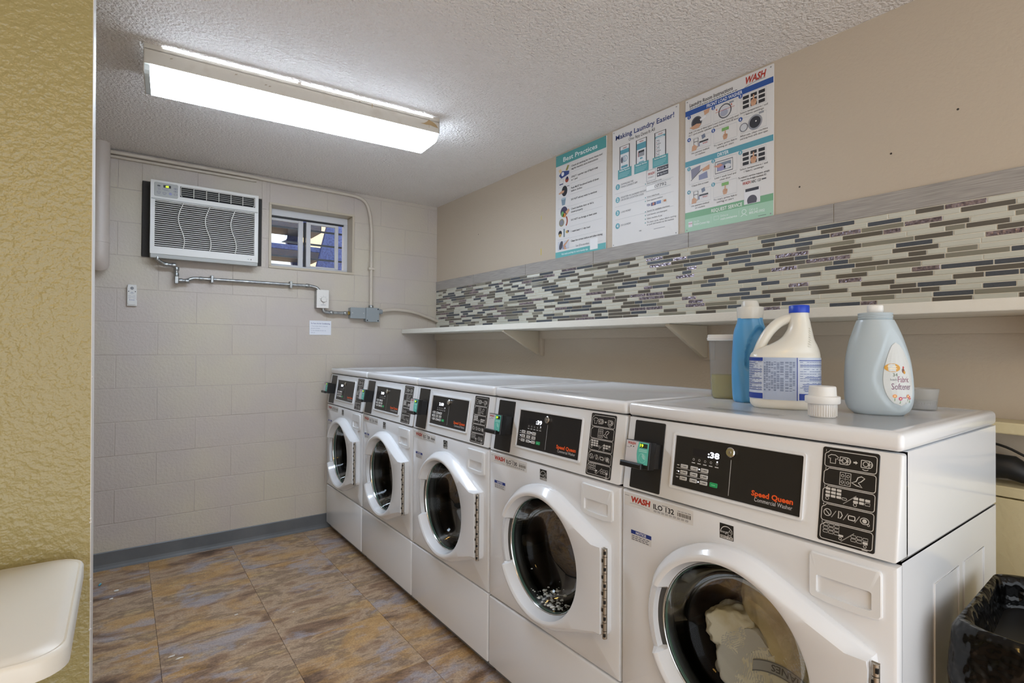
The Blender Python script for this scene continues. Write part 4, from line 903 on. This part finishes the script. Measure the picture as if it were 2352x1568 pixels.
    for k, w in enumerate((.064, .058, .062)): 
        for c in range(5): p.rect(.042+c*w/5, .7565-.005*k, .042+(c+.8)*w/5, .7583-.005*k, (70, 72, 86), 1)
    p.obj('notice_sticker', t)
    return t
def thing_part(name, parent):
    o = bpy.data.objects.new(name, None); COL.objects.link(o); o.parent = parent; o.empty_display_size = .05; return o
def copy_tree(o, parent=None):
    c = o.copy(); COL.objects.link(c); c.parent = parent
    for ch in list(o.children): copy_tree(ch, c)
    return c
proto = make_washer()
IDS = ['ILO 124', 'ILO 126', 'ILO 128', 'ILO 130', 'ILO 132']; DISP = ['2.00', '2.00', '2.00', ':39', ':38']
LABS = ['white front-loading washer against the back wall, farthest from the viewer', 'white front-loading washer marked ILO 126, second from the back wall', 'white front-loading washer marked ILO 128, middle of the row of five', 'white front-loading washer marked ILO 130 with suds on its glass', 'nearest white front-loading washer, ILO 132, with bottles on top and laundry inside']
washers = []
for k in range(5):
    w = proto if k == 4 else copy_tree(proto); w['label'] = LABS[k]
    w.location = (XF, -(Y0+k*WW), 0); washers.append(w)
for k, w in enumerate(washers):
    p = P2(lambda u, v, h: q3(u, -h, v)); p.rect(.014, .838, .242, .8745, (220, 219, 217)); p.text('WASH', .037, .852, .0145, RED, 1, bold=.05, shear=.12, w=.068); p.path([(.034, .846), (.05, .848), (.075, .847), (.105, .843)], .001, (150, 150, 152), 1)
    p.text(IDS[k], .117, .8505, .0130, (34, 34, 38), 1, bold=.025, w=.067)
    for c in range(16): p.rect(.195+.0026*c, .8505, .195+.0026*c+(.0016, .0010, .0020, .0008)[(c*7+k) % 4], .8605, (64, 56, 48), 1)
    p.rect(.016, .866, .032, .8672, (120, 120, 124), 1); p.rect(.145, .865, .165, .8664, (110, 110, 114), 1)
    for c in range(9): p.rect(.118+.0125*c, .8455, .128+.0125*c, .8468, (110, 110, 114), 1); p.rect(.118+.0125*c, .8425, .1275+.0125*c, .8438, (120, 120, 124), 1)
    for c in range(4): p.rect(.195+.0105*c, .8635, .2035+.0105*c, .8648, (110, 110, 114), 1)
    p.obj('machine_label', w)
    p = P2(lambda u, v, h: slant(u, v, .0012+h))
    if k < 3: p.text(DISP[k], .262, 1.0145, .0125, M_DIG, 2, 'c', w=.042, bold=.03)
    else: p.text(DISP[k], .303, 1.0135, .0135, M_DIG, 2, 'r', w=.032, bold=.03)
    p.obj('display_digits', w)
# suds and spray in the fourth drum
M_SUD = mat('soap_suds', (225, 226, 224), .5)
random.seed(5); b = B()
for k in range(110):
    an = math.radians(random.gauss(262, 12)); d = .012+abs(random.gauss(0, .035)); r = .1815-.16*(max(0, d-.01))*1.2
    s = random.uniform(.0012, .0045) if k > 25 else random.uniform(.004, .009); c = q3(CU+r*math.cos(an), d, CZ+r*math.sin(an))
    b.lathe([(.0003, -s*.5), (s*.8, -s*.3), (s, 0), (s*.8, s*.3), (.0003, s*.5)], c, 'z', 7)
o = b.obj('soap_suds', M_SUD, washers[3], 60); o['kind'] = 'stuff'
# laundry in the nearest drum
M_CL = [mat('white_cotton', (238, 233, 218), .9, bump=(240, .3, .001), var=(14, (214, 202, 168), .45, .7), world=False), mat('cream_cotton', (228, 214, 174), .9, bump=(220, .3, .001), var=(12, (204, 186, 142), .4, .7), world=False), mat('grey_white_cotton', (206, 204, 200), .9, bump=(240, .3, .001), world=False)]
def bowl(r):
    T = [(0, .104), (.045, .103), (.09, .098), (.13, .088), (.155, .072), (.17, .050), (.182, .05), (.19, .07), (.3, .07)]
    for p_, q_ in zip(T, T[1:]):
        if r <= q_[0]: return p_[1]+(q_[1]-p_[1])*(r-p_[0])/(q_[0]-p_[0])
    return .07
def garment(name, label, u, d, z, sx, sy, sz, m, seed, amp=.38):
    bm = bmesh.new(); bmesh.ops.create_icosphere(bm, subdivisions=5, radius=1); off = Vector((seed*7.3, seed*3.1, seed*1.7))
    for v in bm.verts:
        n = v.co.normalized(); f = noise.fractal(n*1.5+off, 1.0, 2.0, 3); rg = 1-abs(noise.noise(n*2.6+off*1.3+Vector((f, f, f))*.8))*2.0; r2 = 1-abs(noise.noise(n*5.5+off))*2
        r3 = 1-abs(noise.noise(n*9+off*2+Vector((f, rg, f))*.6))*2; k = 1+amp*(f*.5+rg*.45+r2*.22+r3*.06)
        v.co = Vector((n.x*sx*k, n.y*sy*k, n.z*sz*k))
    for _ in range(2): bmesh.ops.smooth_vert(bm, verts=bm.verts, factor=.5, use_axis_x=True, use_axis_y=True, use_axis_z=True)
    me = bpy.data.meshes.new(name); bm.to_mesh(me); bm.free(); o = link(name, me, m, None, 180)
    w = washers[4]; o.location = Vector(w.location)+q3(u, d, z); o.rotation_euler = (seed, seed*.3, seed*.7)
    # keep the cloth inside the drum and behind the glass bowl
    ax = w.location.y-CU; mw = Matrix.LocRotScale(o.location, o.rotation_euler, None); inv = mw.inverted()
    for v in me.vertices:
        q = mw @ v.co; dy, dz = q.y-ax, q.z-CZ; r = math.hypot(dy, dz); lim = .236
        if r > lim: dy, dz = dy*lim/r, dz*lim/r; r = lim
        dm = XF+bowl(r)+.012
        v.co = inv @ Vector((max(q.x, dm), ax+dy, CZ+dz))
    return tag(o, label, 'clothing', 'laundry in the nearest washer')
garment('crumpled_shirt', 'crumpled cream shirt, topmost in the nearest washer', .39, .20, .600, .105, .12, .085, M_CL[1], 1.3, .42)
garment('crumpled_towel', 'yellowish bunched cloth on the right of the laundry pile', .495, .16, .555, .08, .09, .09, M_CL[1], 4.1)
garment('crumpled_sock', 'small white balled sock on the left of the laundry pile', .265, .16, .54, .06, .055, .07, M_CL[0], 2.2)
garment('white_underwear', 'white underwear with printed waistband in the nearest washer', .455, .14, .485, .10, .10, .065, M_CL[0], 3.7)
garment('white_undershirt', 'white undershirt at the front of the laundry pile', .32, .14, .485, .08, .075, .07, M_CL[2], 5.5)
garment('white_tshirt', 'white cotton heap at the bottom of the laundry pile', .36, .22, .42, .13, .15, .06, M_CL[0], 6.1)
wb_ = thing_part('waistband', None); wb_.location = washers[4].location; uw = bpy.data.objects['white_underwear']
def band(u, v, h):
    th = (u-.5)*1.9; uu, zz = .425+.105*math.sin(th), .490+.028*math.cos(th*1.3)+v; return q3(uu, bowl(math.hypot(uu-CU, zz-CZ))+.0085-h, zz)
b = B(); b.loft([[band(i/24, v, 0) for i in range(25)] for v in (-.014, -.005, .005, .014)], False); b.obj('elastic', mat('elastic_grey', (176, 176, 178), .8), wb_)
p = P2(band, .0006); p.text('HANES', .72, .008, .015, (92, 92, 96), 0, w=.42, rot=PI, bold=.02)
p.rect(0, -.0135, 1, -.011, (120, 120, 124), 0, 0, 24); p.rect(0, .011, 1, .0135, (120, 120, 124), 0, 0, 24); p.obj('waistband_print', wb_)
bpy.context.view_layer.update(); wb_.parent = uw; wb_.matrix_parent_inverse = uw.matrix_world.inverted()
# ------------------------------------------------------------------ things on the nearest washer
ZT = 1.1232
def face(cx, cy): return math.atan2(-2.048-cx, -(-3.8325-cy))
def ringp(z, a, b, n=48, ex=2.0, cx=0, cy=0, f=None):
    out = []
    for i in range(n):
        ph = 2*PI*i/n; s, c = math.sin(ph), math.cos(ph); x = a*math.copysign(abs(s)**(2/ex), s); y = -b*math.copysign(abs(c)**(2/ex), c)
        if f: x, y = f(ph, z, x, y)
        out.append((cx+x, cy+y, z))
    return out
def interp(tab, z):
    n = len(tab)
    for i in range(n-1):
        p, q = tab[i], tab[i+1]
        if z <= q[0]:
            t = (z-p[0])/(q[0]-p[0]); a, d = tab[max(i-1, 0)], tab[min(i+2, n-1)]; out = []
            for k in range(1, len(p)):
                m0 = (q[k]-a[k])/(q[0]-a[0])*(q[0]-p[0]); m1 = (d[k]-p[k])/(d[0]-p[0])*(q[0]-p[0])
                lo, hi = min(p[k], q[k]), max(p[k], q[k])
                v = (2*t**3-3*t*t+1)*p[k]+(t**3-2*t*t+t)*m0+(-2*t**3+3*t*t)*q[k]+(t**3-t*t)*m1
                out.append(min(max(v, lo-.0015), hi+.0015))
            return out
    return list(tab[-1][1:])
def clearp(name, c, alpha, rough=.25):
    m = bpy.data.materials.new(name); m.use_nodes = True; N = m.node_tree.nodes; L = m.node_tree.links; b = N['Principled BSDF']; b.inputs['Base Color'].default_value = lin(c); b.inputs['Roughness'].default_value = rough
    t = N.new('ShaderNodeBsdfTransparent'); t.inputs[0].default_value = lin(tuple(min(255, x*.4+150) for x in c)); x = N.new('ShaderNodeMixShader'); x.inputs[0].default_value = alpha
    L.new(t.outputs[0], x.inputs[1]); L.new(b.outputs[0], x.inputs[2]); L.new(x.outputs[0], N['Material Output'].inputs[0]); return m
# clear jar with yellowish liquid
M_CLR = clearp('frosted_plastic', (214, 216, 220), .20); M_LIQ = clearp('yellow_liquid', (222, 214, 122), .42, .15)
x, y = -.440, -2.843; jr = thing('plastic_jar', 'clear plastic canister with white lid and yellowish liquid, beside the blue bottle', 'jar', (x, y, ZT), face(x, y))
jt = [(0, .048), (.01, .054), (.10, .058), (.19, .062)]
b = B(); b.loft([ringp(z, interp(jt, z)[0], interp(jt, z)[0]*.8, 40, 4) for z in (0, .004, .01, .05, .10, .15, .19)], True, True, False); b.obj('canister', M_CLR, jr, 50)
b = B(); b.loft([ringp(z, interp(jt, z)[0]-.003, (interp(jt, z)[0]-.003)*.8, 40, 4) for z in (.003, .01, .04, .077)]); b.obj('liquid', M_LIQ, jr, 50)
b = B(); b.loft([ringp(z, a, a*.82, 40, 4) for z, a in ((.188, .063), (.189, .067), (.197, .068), (.199, .066), (.206, .066), (.208, .063))]); b.obj('lid', mat('milky_lid', (222, 220, 214), .35), jr, 40)
# blue detergent bottle
M_BLUE = mat('blue_plastic', (84, 158, 212), .28, coat=.2); M_BLUE2 = M_BLUE
x, y = -.500, -2.950; bl = thing('detergent_bottle', 'tall blue detergent bottle with white cap between the jar and the jug', 'bottle', (x, y, ZT), face(x, y))
bt = [(0, .042, .030, .0), (.006, .047, .033, .0), (.03, .050, .034, .0), (.10, .052, .035, .0), (.17, .0495, .033, -.0), (.215, .046, .031, .0), (.245, .037, .030, 0), (.256, .036, .030, 0)]
def dent(ph, z, x_, y_):
    pp = (ph+PI) % (2*PI)-PI; u = (x_-.012-(z-.165)*.25)/.020; v = (z-.165)/.062; r = u*u+v*v
    if abs(pp) < 1.45 and r < 1.15: k = max(0, min(1, (1.15-r)/.35)); y_ = y_+.016*k
    pl = .0016*math.sin(x_*230+z*28)*(1 if z < .13 else .4); return x_, y_-pl*(1 if y_ < 0 else 0)
zs = [0, .003, .006]+[.006+.25*i/60 for i in range(1, 61)]
b = B(); b.loft([ringp(z, interp(bt, z)[0], interp(bt, z)[1], 96, 2.6, 0, 0, dent) for z in zs]); b.obj('body', M_BLUE, bl, 70)
b = B(); b.loft([ringp(z, a, a, 40) for z, a in ((.254, .0355), (.257, .0365), (.288, .0385), (.290, .0375), (.291, .026), (.294, .0255), (.304, .0235), (.309, .0205), (.310, .012))]); b.obj('cap', clearp('milky_cap', (228, 226, 218), .86), bl, 40)
def bsurf(u, v, h):
    a, c_, _ = interp(bt, v); a += h; c_ += h; ph = u/.045; s, c = math.sin(ph), math.cos(ph); return Vector((a*math.copysign(abs(s)**(2/2.6), s), -c_*math.copysign(abs(c)**(2/2.6), c)-.0012, v))
p = P2(bsurf, .0016); pts = [(.026, .085)]+[(.026+.03*math.sin(math.radians(k*15)), .085+.042*(1-math.cos(math.radians(k*15)))*.5) for k in range(1, 1)]
n = 12; cl = [(.050-.030*math.sin(PI*i/n), .038+.088*i/n) for i in range(n+1)]
for (u0, v0), (u1, v1) in zip(cl, cl[1:]):
    for k in range(4): p.poly([(u0+(.066-u0)*k/4, v0), (u0+(.066-u0)*(k+1)/4, v0), (u1+(.066-u1)*(k+1)/4, v1), (u1+(.066-u1)*k/4, v1)], (222, 222, 226))
random.seed(8)
for k in range(26): u, v = random.uniform(.030, .056), random.uniform(.052, .112); p.rect(u, v, u+random.uniform(.002, .007), v+.0016, (60, 62, 70), 1)
p.obj('label', bl)
# white bleach jug
M_JUG = mat('jug_plastic', (226, 222, 210), .3, coat=.15)
x, y = -.560, -3.085; jg = thing('bleach_jug', 'white jug with loop handle, blue cap and blue printed label', 'jug', (x, y, ZT), face(x, y))
gt = [(0, .078, .048, 0), (.008, .086, .054, 0), (.02, .088, .056, 0), (.135, .088, .056, 0), (.150, .086, .054, .001), (.163, .076, .051, .008), (.176, .058, .046, .021), (.19, .043, .040, .030), (.215, .031, .032, .0365), (.235, .0265, .027, .037), (.25, .024, .024, .036), (.268, .0225, .0225, .036)]
zs = [0, .004, .008, .014]+[.02+.248*i/40 for i in range(0, 41)]
b = B(); b.loft([ringp(z, interp(gt, z)[0], interp(gt, z)[1], 160, 2.5 if z < .15 else 2.15, interp(gt, z)[2]) for z in zs]); b.obj('body', M_JUG, jg, 70)
hp = [(.030, 0, .250), (.010, 0, .248), (-.014, 0, .238), (-.036, 0, .216), (-.052, 0, .190), (-.063, 0, .163), (-.070, 0, .140), (-.072, 0, .12)]
b = B(); b.tube(rpath(hp, .02, 3), .0140, 16); b.obj('handle', M_JUG, jg, 60)
b = B(); b.loft([ringp(z, a, a, 36, 2, .036) for z, a in ((.262, .0225), (.263, .0255), (.281, .0255), (.283, .024), (.284, .018))]); b.obj('cap', mat('blue_cap', (22, 66, 190), .35), jg, 40)
def gsurf(u, v, h):
    a, c_, cx = interp(gt, v); a += h; c_ += h; ph = u/.088; s, c = math.sin(ph), math.cos(ph); return Vector((cx+a*math.copysign(abs(s)**(2/2.5), s), -c_*math.copysign(abs(c)**(2/2.5), c), v))
p = P2(gsurf, .0012); DB = (34, 62, 150)
p.rect(-.130, .025, .135, .140, (196, 204, 218), 0, 0, 40); p.rect(-.046, .026, .022, .1395, (172, 184, 206), 1, 0, 12)
p.rect(-.125, .130, -.048, .1395, DB, 2, 0, 12); p.rect(-.125, .027, -.048, .042, DB, 2, 0, 12); p.rect(.028, .1315, .13, .1335, DB, 2, 0, 12); p.rect(.0225, .025, .0245, .140, DB, 2); p.rect(.028, .027, .13, .044, DB, 2, 0, 14)
random.seed(4); v = .050
while v < .128:
    p.rect(-.120, v, -.050, v+.0014, DB, 2, 0, 10) if random.random() < .55 else p.rect(-.120, v, -.050-random.uniform(.02, .05), v+.0014, DB, 2, 0, 6)
    if random.random() < .7: p.rect(.030+random.uniform(0, .03), v, .125, v+.0013, DB, 2, 0, 10)
    for c in range(10):
        if random.random() < .75: u = -.044+.0064*c; p.rect(u, v, u+.005, v+.0012, (84, 96, 128), 2)
        if random.random() < .75: u = -.044+.0064*c; p.rect(u, v+.0026, u+.005, v+.0038, (84, 96, 128), 2)
        if random.random() < .8: u = -.118+.0068*c; p.rect(u, v+.003, u+.0055, v+.0042, (120, 132, 160), 2)
        if random.random() < .8: u = .030+.009*c; p.rect(u, v+.0028, u+.0078, v+.0040, (96, 112, 160), 2)
    v += .0062
p.obj('label', jg)
b = B()
for k in range(9): a = math.radians(195+11*k); b.tube([gsurf(.050+.012*math.cos(a)*.0+.0022*k, .172+.006*k, .0004), gsurf(.058+.0022*k, .170+.006*k, .0008), gsurf(.064+.002*k, .168+.006*k, .0004)], .0008, 5)
b.obj('grip_ridges', M_JUG, jg)
# grey softener bottle
M_SOFT = mat('pale_blue_grey_plastic', (178, 190, 196), .3, coat=.15)
x, y = -.495, -3.290; sf = thing('softener_bottle', 'pale grey fabric softener bottle with open threaded neck', 'bottle', (x, y, ZT), face(x, y))
stt = [(0, .052, .036, 0), (.010, .064, .044, 0), (.03, .072, .050, 0), (.07, .0735, .052, 0), (.13, .070, .050, -.002), (.18, .060, .046, -.004), (.215, .049, .042, -.005), (.235, .0415, .040, -.006), (.238, .0400, .0395, -.006)]
def sdent(ph, z, x_, y_):
    pp = (ph+PI) % (2*PI)-PI; uu = (pp-math.radians(36)-.0*(z-.1))/(.75*(1-.35*max(0, (z-.09))/.1)); vv = (z-.112)/.103; r = uu*uu+vv*vv
    if r < 1.0: k = min(1, (1.0-r)/.16); x_ *= 1-.045*k; y_ *= 1-.045*k
    return x_, y_
zs = [0, .004, .010]+[.01+.228*i/60 for i in range(1, 61)]
b = B(); b.loft([ringp(z, interp(stt, z)[0], interp(stt, z)[1], 120, 2.3, interp(stt, z)[2], 0, sdent) for z in zs], True, True, True); b.obj('body', M_SOFT, sf, 60)
b = B(); b.loft([ringp(z, a, a, 40, 2, -.006) for z, a in ((.236, .0385), (.238, .0385), (.239, .0365), (.242, .0385), (.244, .0365), (.248, .0385), (.250, .0365), (.254, .0382), (.256, .0372), (.257, .030))]); b.obj('threaded_neck', M_SOFT, sf, 30)
b = B(); b.prism([(-.006+u, v, .257) for u, v in rrect(-.0175, -.0175, .0175, .0175, .012)], (0, 0, .019), .003); b.obj('spout', mat('white_spout', (232, 230, 226), .35), sf, 40)
def ssurf(u, v, h):   # u in radians around the bottle
    a, c_, cx = interp(stt, v); s, c = math.sin(u), math.cos(u); xx = a*math.copysign(abs(s)**(2/2.3), s); yy = -c_*math.copysign(abs(c)**(2/2.3), c); xx, yy = sdent(u, v, xx, yy)
    n = Vector((xx/a, yy/c_*a/c_, 0)).normalized(); return Vector((cx+xx, yy, v))+n*h
p = P2(ssurf, .0012); c0 = math.radians(40); n = 24
def half(v): t = (v-.026)/.155; return .70*math.sqrt(max(0, 1-(2*t-1)**2))*(1-.38*t)+.0
for i in range(n):
    v0, v1 = .026+.155*i/n, .026+.155*(i+1)/n; h0, h1 = half(v0), half(v1)
    for k in range(6):
        f0, f1 = -1+k/3, -1+(k+1)/3; p.poly([(c0+f0*h0, v0), (c0+f1*h0, v0), (c0+f1*h1, v1), (c0+f0*h1, v1)], (204, 206, 204))
K = 1/.060
p.text('34', c0-.30, .098, .008, (96, 110, 80), 1, w=.16); p.text('loads', c0-.38, .088, .005, (110, 110, 112), 1, w=.22)
p.text('Fabric', c0-.14, .084, .014, (146, 84, 112), 1, w=.46); p.text('Softener', c0-.36, .066, .015, (120, 74, 104), 1, w=.76)
p.add([(c0-.28+.26*math.cos(2*PI*i/18), .119+.0105*math.sin(2*PI*i/18)) for i in range(18)], [tuple(range(18))], (204, 148, 44), 1)
p.rect(c0-.44, .121, c0-.14, .1228, (240, 226, 190), 2); p.rect(c0-.40, .116, c0-.14, .1178, (240, 226, 190), 2)
p.circ(c0+.10, .112, .06, (120, 70, 40), 1, 10, .006); p.circ(c0+.14, .108, .05, (196, 140, 40), 2, 10, .004); p.circ(c0+.12, .120, .04, (190, 70, 60), 1, 8, .003)
for k, (du, v, c) in enumerate(((-.26, .050, (226, 150, 90)), (-.06, .044, (190, 70, 110)), (.26, .050, (200, 130, 90)), (.36, .046, (190, 80, 100)))):
    p.circ(c0+du, v, .075, c, 1, 10, .0045); p.circ(c0+du, v, .03, (240, 220, 160), 2, 8, .0018); p.rect(c0+du-.01, v-.012, c0+du+.01, v-.005, (96, 140, 70), 1)
p.rect(c0+.02, .045, c0+.18, .0475, (170, 120, 140), 1); p.rect(c0-.10, .032, c0+.20, .034, (150, 160, 160), 1); p.obj('label', sf)
# loose white cap and clear measuring cup
x, y = -.675, -3.235; cp_ = thing('bottle_cap', 'loose white stepped cap standing in front of the jug', 'cap', (x, y, ZT))
M_CAP = mat('white_cap_plastic', (228, 226, 222), .4)
b = B(); b.loft([ringp(z, a, a, 64) for z, a in ((0, .0275), (.002, .029), (.031, .0305), (.033, .037), (.035, .038), (.048, .038), (.050, .037), (.051, .0302), (.072, .0290), (.074, .027))]); b.obj('shell', M_CAP, cp_, 30)
rb = None
for i in range(36):
    a = 2*PI*i/36
    if rb is None: o = B().box((-.0009, -.0314, .003), (.0009, -.0285, .031)).obj('rib', M_CAP, cp_); rb = o.data
    else: o = bpy.data.objects.new('rib', rb); COL.objects.link(o); o.parent = cp_
    o.rotation_euler = (0, 0, a)
x, y = -.285, -3.32; mc = thing('measuring_cup', 'small clear plastic cup behind the grey softener bottle', 'cup', (x, y, ZT))
M_CUP = clearp('clear_cup_plastic', (228, 228, 226), .2)
b = B(); b.loft([ringp(z, a, a, 40) for z, a in ((.0, .032), (.001, .034), (.030, .036), (.058, .040), (.058, .0385), (.030, .0345), (.003, .032))], True, True, True); b.obj('cup', M_CUP, mc, 50)
b = B(); b.loft([ringp(z, a, a, 32) for z, a in ((.004, .0325), (.026, .0340))]); b.obj('residue', clearp('milky_residue', (226, 228, 232), .35), mc, 50)
# ------------------------------------------------------------------ folding table on the left
M_TAB = mat('table_plastic', (224, 219, 208), .35, bump=(200, .12, .0008)); M_TEDGE = mat('table_edge_plastic', (214, 204, 168), .4); M_LEG = mat('grey_leg', (120, 122, 126), .35, .5)
tb = thing('folding_table', 'white plastic folding table standing against the ochre partition', 'table', (-2.121, -2.0, 0))
def tpoly(i): return rrect(-1.22+i, -.60+i, -i, .005-i, .055-i*.7, 7)
def tp2(i): return [(u, v) for u, v in rrect(-1.22+i, -.565+i, -.002-i, .0-i, .06, 7)]
b = B(); b.loft([[(u, v, z) for u, v in tp2(i)] for i, z in ((.012, .680), (.0, .684), (.0, .715), (.003, .7215), (.006, .7235), (.010, .722), (.016, .7262), (.030, .7300))]); b.obj('table_top', M_TAB, tb, 40)
p = P2(plane((-.155, -.30, .7301), (0, 1, 0), (-1, 0, 0)), .0002); p.path(rrect(0, 0, .075, .035, .003), .0025, (214, 209, 198), 0, True); p.path([(.012, .008), (.012, .027), (.03, .027), (.03, .008)], .002, (212, 207, 196)); p.path([(.042, .008), (.06, .008), (.06, .027), (.042, .027)], .002, (212, 207, 196)); p.obj('embossed_mark', tb)
for x in (-.30, -.95):
    for yy in (-.50, -.09): B().tube([(x, yy, .012), (x, yy, .682)], .014, 12).obj('leg', M_LEG, tb, 50)
    B().tube([(x, -.50, .12), (x, -.09, .12)], .011, 10).obj('leg_brace', M_LEG, tb, 50)
    for yy in (-.50, -.09): B().lathe([(.017, 0), (.017, .03)], (x, yy, 0), 'z', 12).obj('foot_cap', M_DARK, tb)
# ------------------------------------------------------------------ bin with black liner
M_BAG = mat('black_bin_liner', (5, 5, 5), .16, spec=.3, bump=(10, .9, .05, 3), bump2=(32, .4, .012, 2))
tr = thing('waste_bin', 'waste bin lined with a shiny black plastic bag beside the nearest washer', 'waste bin', (-.575, -3.705, 0))
def rr(hx, hy, z, rad, amp, seed, nn=96):
    pts = rrect(-hx, -hy, hx, hy, rad, 23); out = []
    for i, (u, v) in enumerate(pts):
        n = Vector((u, v, 0)).normalized(); w = noise.fractal(Vector((u*6+z*2, v*6, z*3.5)), 1, 2, 3); w2 = 1-abs(noise.noise(Vector((u*11-z*4, v*11, z*6))))*2
        out.append((u+n.x*amp*(w+.4*w2), v+n.y*amp*(w+.4*w2), z+amp*.8*noise.noise(Vector((u*9, v*9, seed+4)))))
    return out
b = B(); b.loft([[(u, v, z) for u, v in rrect(-hx, -hy, hx, hy, .04, 6)] for z, hx, hy in ((0, .145, .15), (.70, .185, .19), (.705, .182, .187))]); b.obj('bin', M_BLKP, tr)
lay = [(.30, .188, .197, .006), (.36, .190, .199, .008), (.44, .192, .201, .009), (.52, .194, .203, .010), (.60, .197, .206, .010), (.67, .199, .208, .010), (.72, .200, .209, .009), (.755, .199, .208, .009), (.770, .193, .202, .009), (.768, .184, .193, .010), (.745, .172, .182, .014), (.70, .160, .170, .018), (.62, .145, .155, .022), (.52, .13, .14, .026), (.46, .10, .11, .02)]
b = B(); b.loft([rr(hx, hy, z, .05, am, 3.0+.2*k) for k, (z, hx, hy, am) in enumerate(lay)], True, False, True); b.obj('bin_liner', M_BAG, tr, 75)
# ------------------------------------------------------------------ litter on the floor
def pill(name, label, x, y, m, l=.011, r=.004, rz=.4):
    o = B().lathe([(.0004, -l), (r*.7, -l+r*.4), (r, -l+r), (r, l-r), (r*.7, l-r*.4), (.0004, l)], (0, 0, 0), 'x', 12).obj(name, m, None, 60); o.location = (x, y, r); o.rotation_euler = (0, 0, rz); return tag(o, label, 'pill')
pill('capsule', 'blue capsule lying on the floor near the partition edge', -2.132, -.238, mat('blue_capsule', (92, 168, 190), .3), .013, .0052, 1.25)
pill('pill', 'larger white pill on the floor right of the blue capsule', -2.061, -.374, mat('white_pill', (226, 222, 216), .4), .011, .0045, .1)
pill('pill', 'small off-white pill on the floor, nearest of the three', -2.081, -.47, mat('white_pill', (226, 222, 216), .4), .009, .004, .35)
random.seed(14)
for k, (x, y, s, lb) in enumerate(((-1.596, -.999, .011, 'oval white scrap in the middle of the floor'), (-1.368, -1.13, .007, 'tiny white scrap on the floor toward the middle washer'), (-1.87, -1.224, .014, 'left of two torn white scraps on the floor'), (-1.845, -1.257, .014, 'right of two torn white scraps on the floor'))):
    pts = [(s*random.uniform(.6, 1.2)*math.cos(2*PI*i/9), s*.5*random.uniform(.5, 1.2)*math.sin(2*PI*i/9), 0) for i in range(9)]
    o = B().prism(pts, (0, 0, .0012)).obj('paper_scrap', mat('paper_white', (222, 216, 208), .7), None); o.location = (x, y, .0002); o.rotation_euler = (0, 0, random.uniform(-.3, .6)); tag(o, lb, 'scrap')
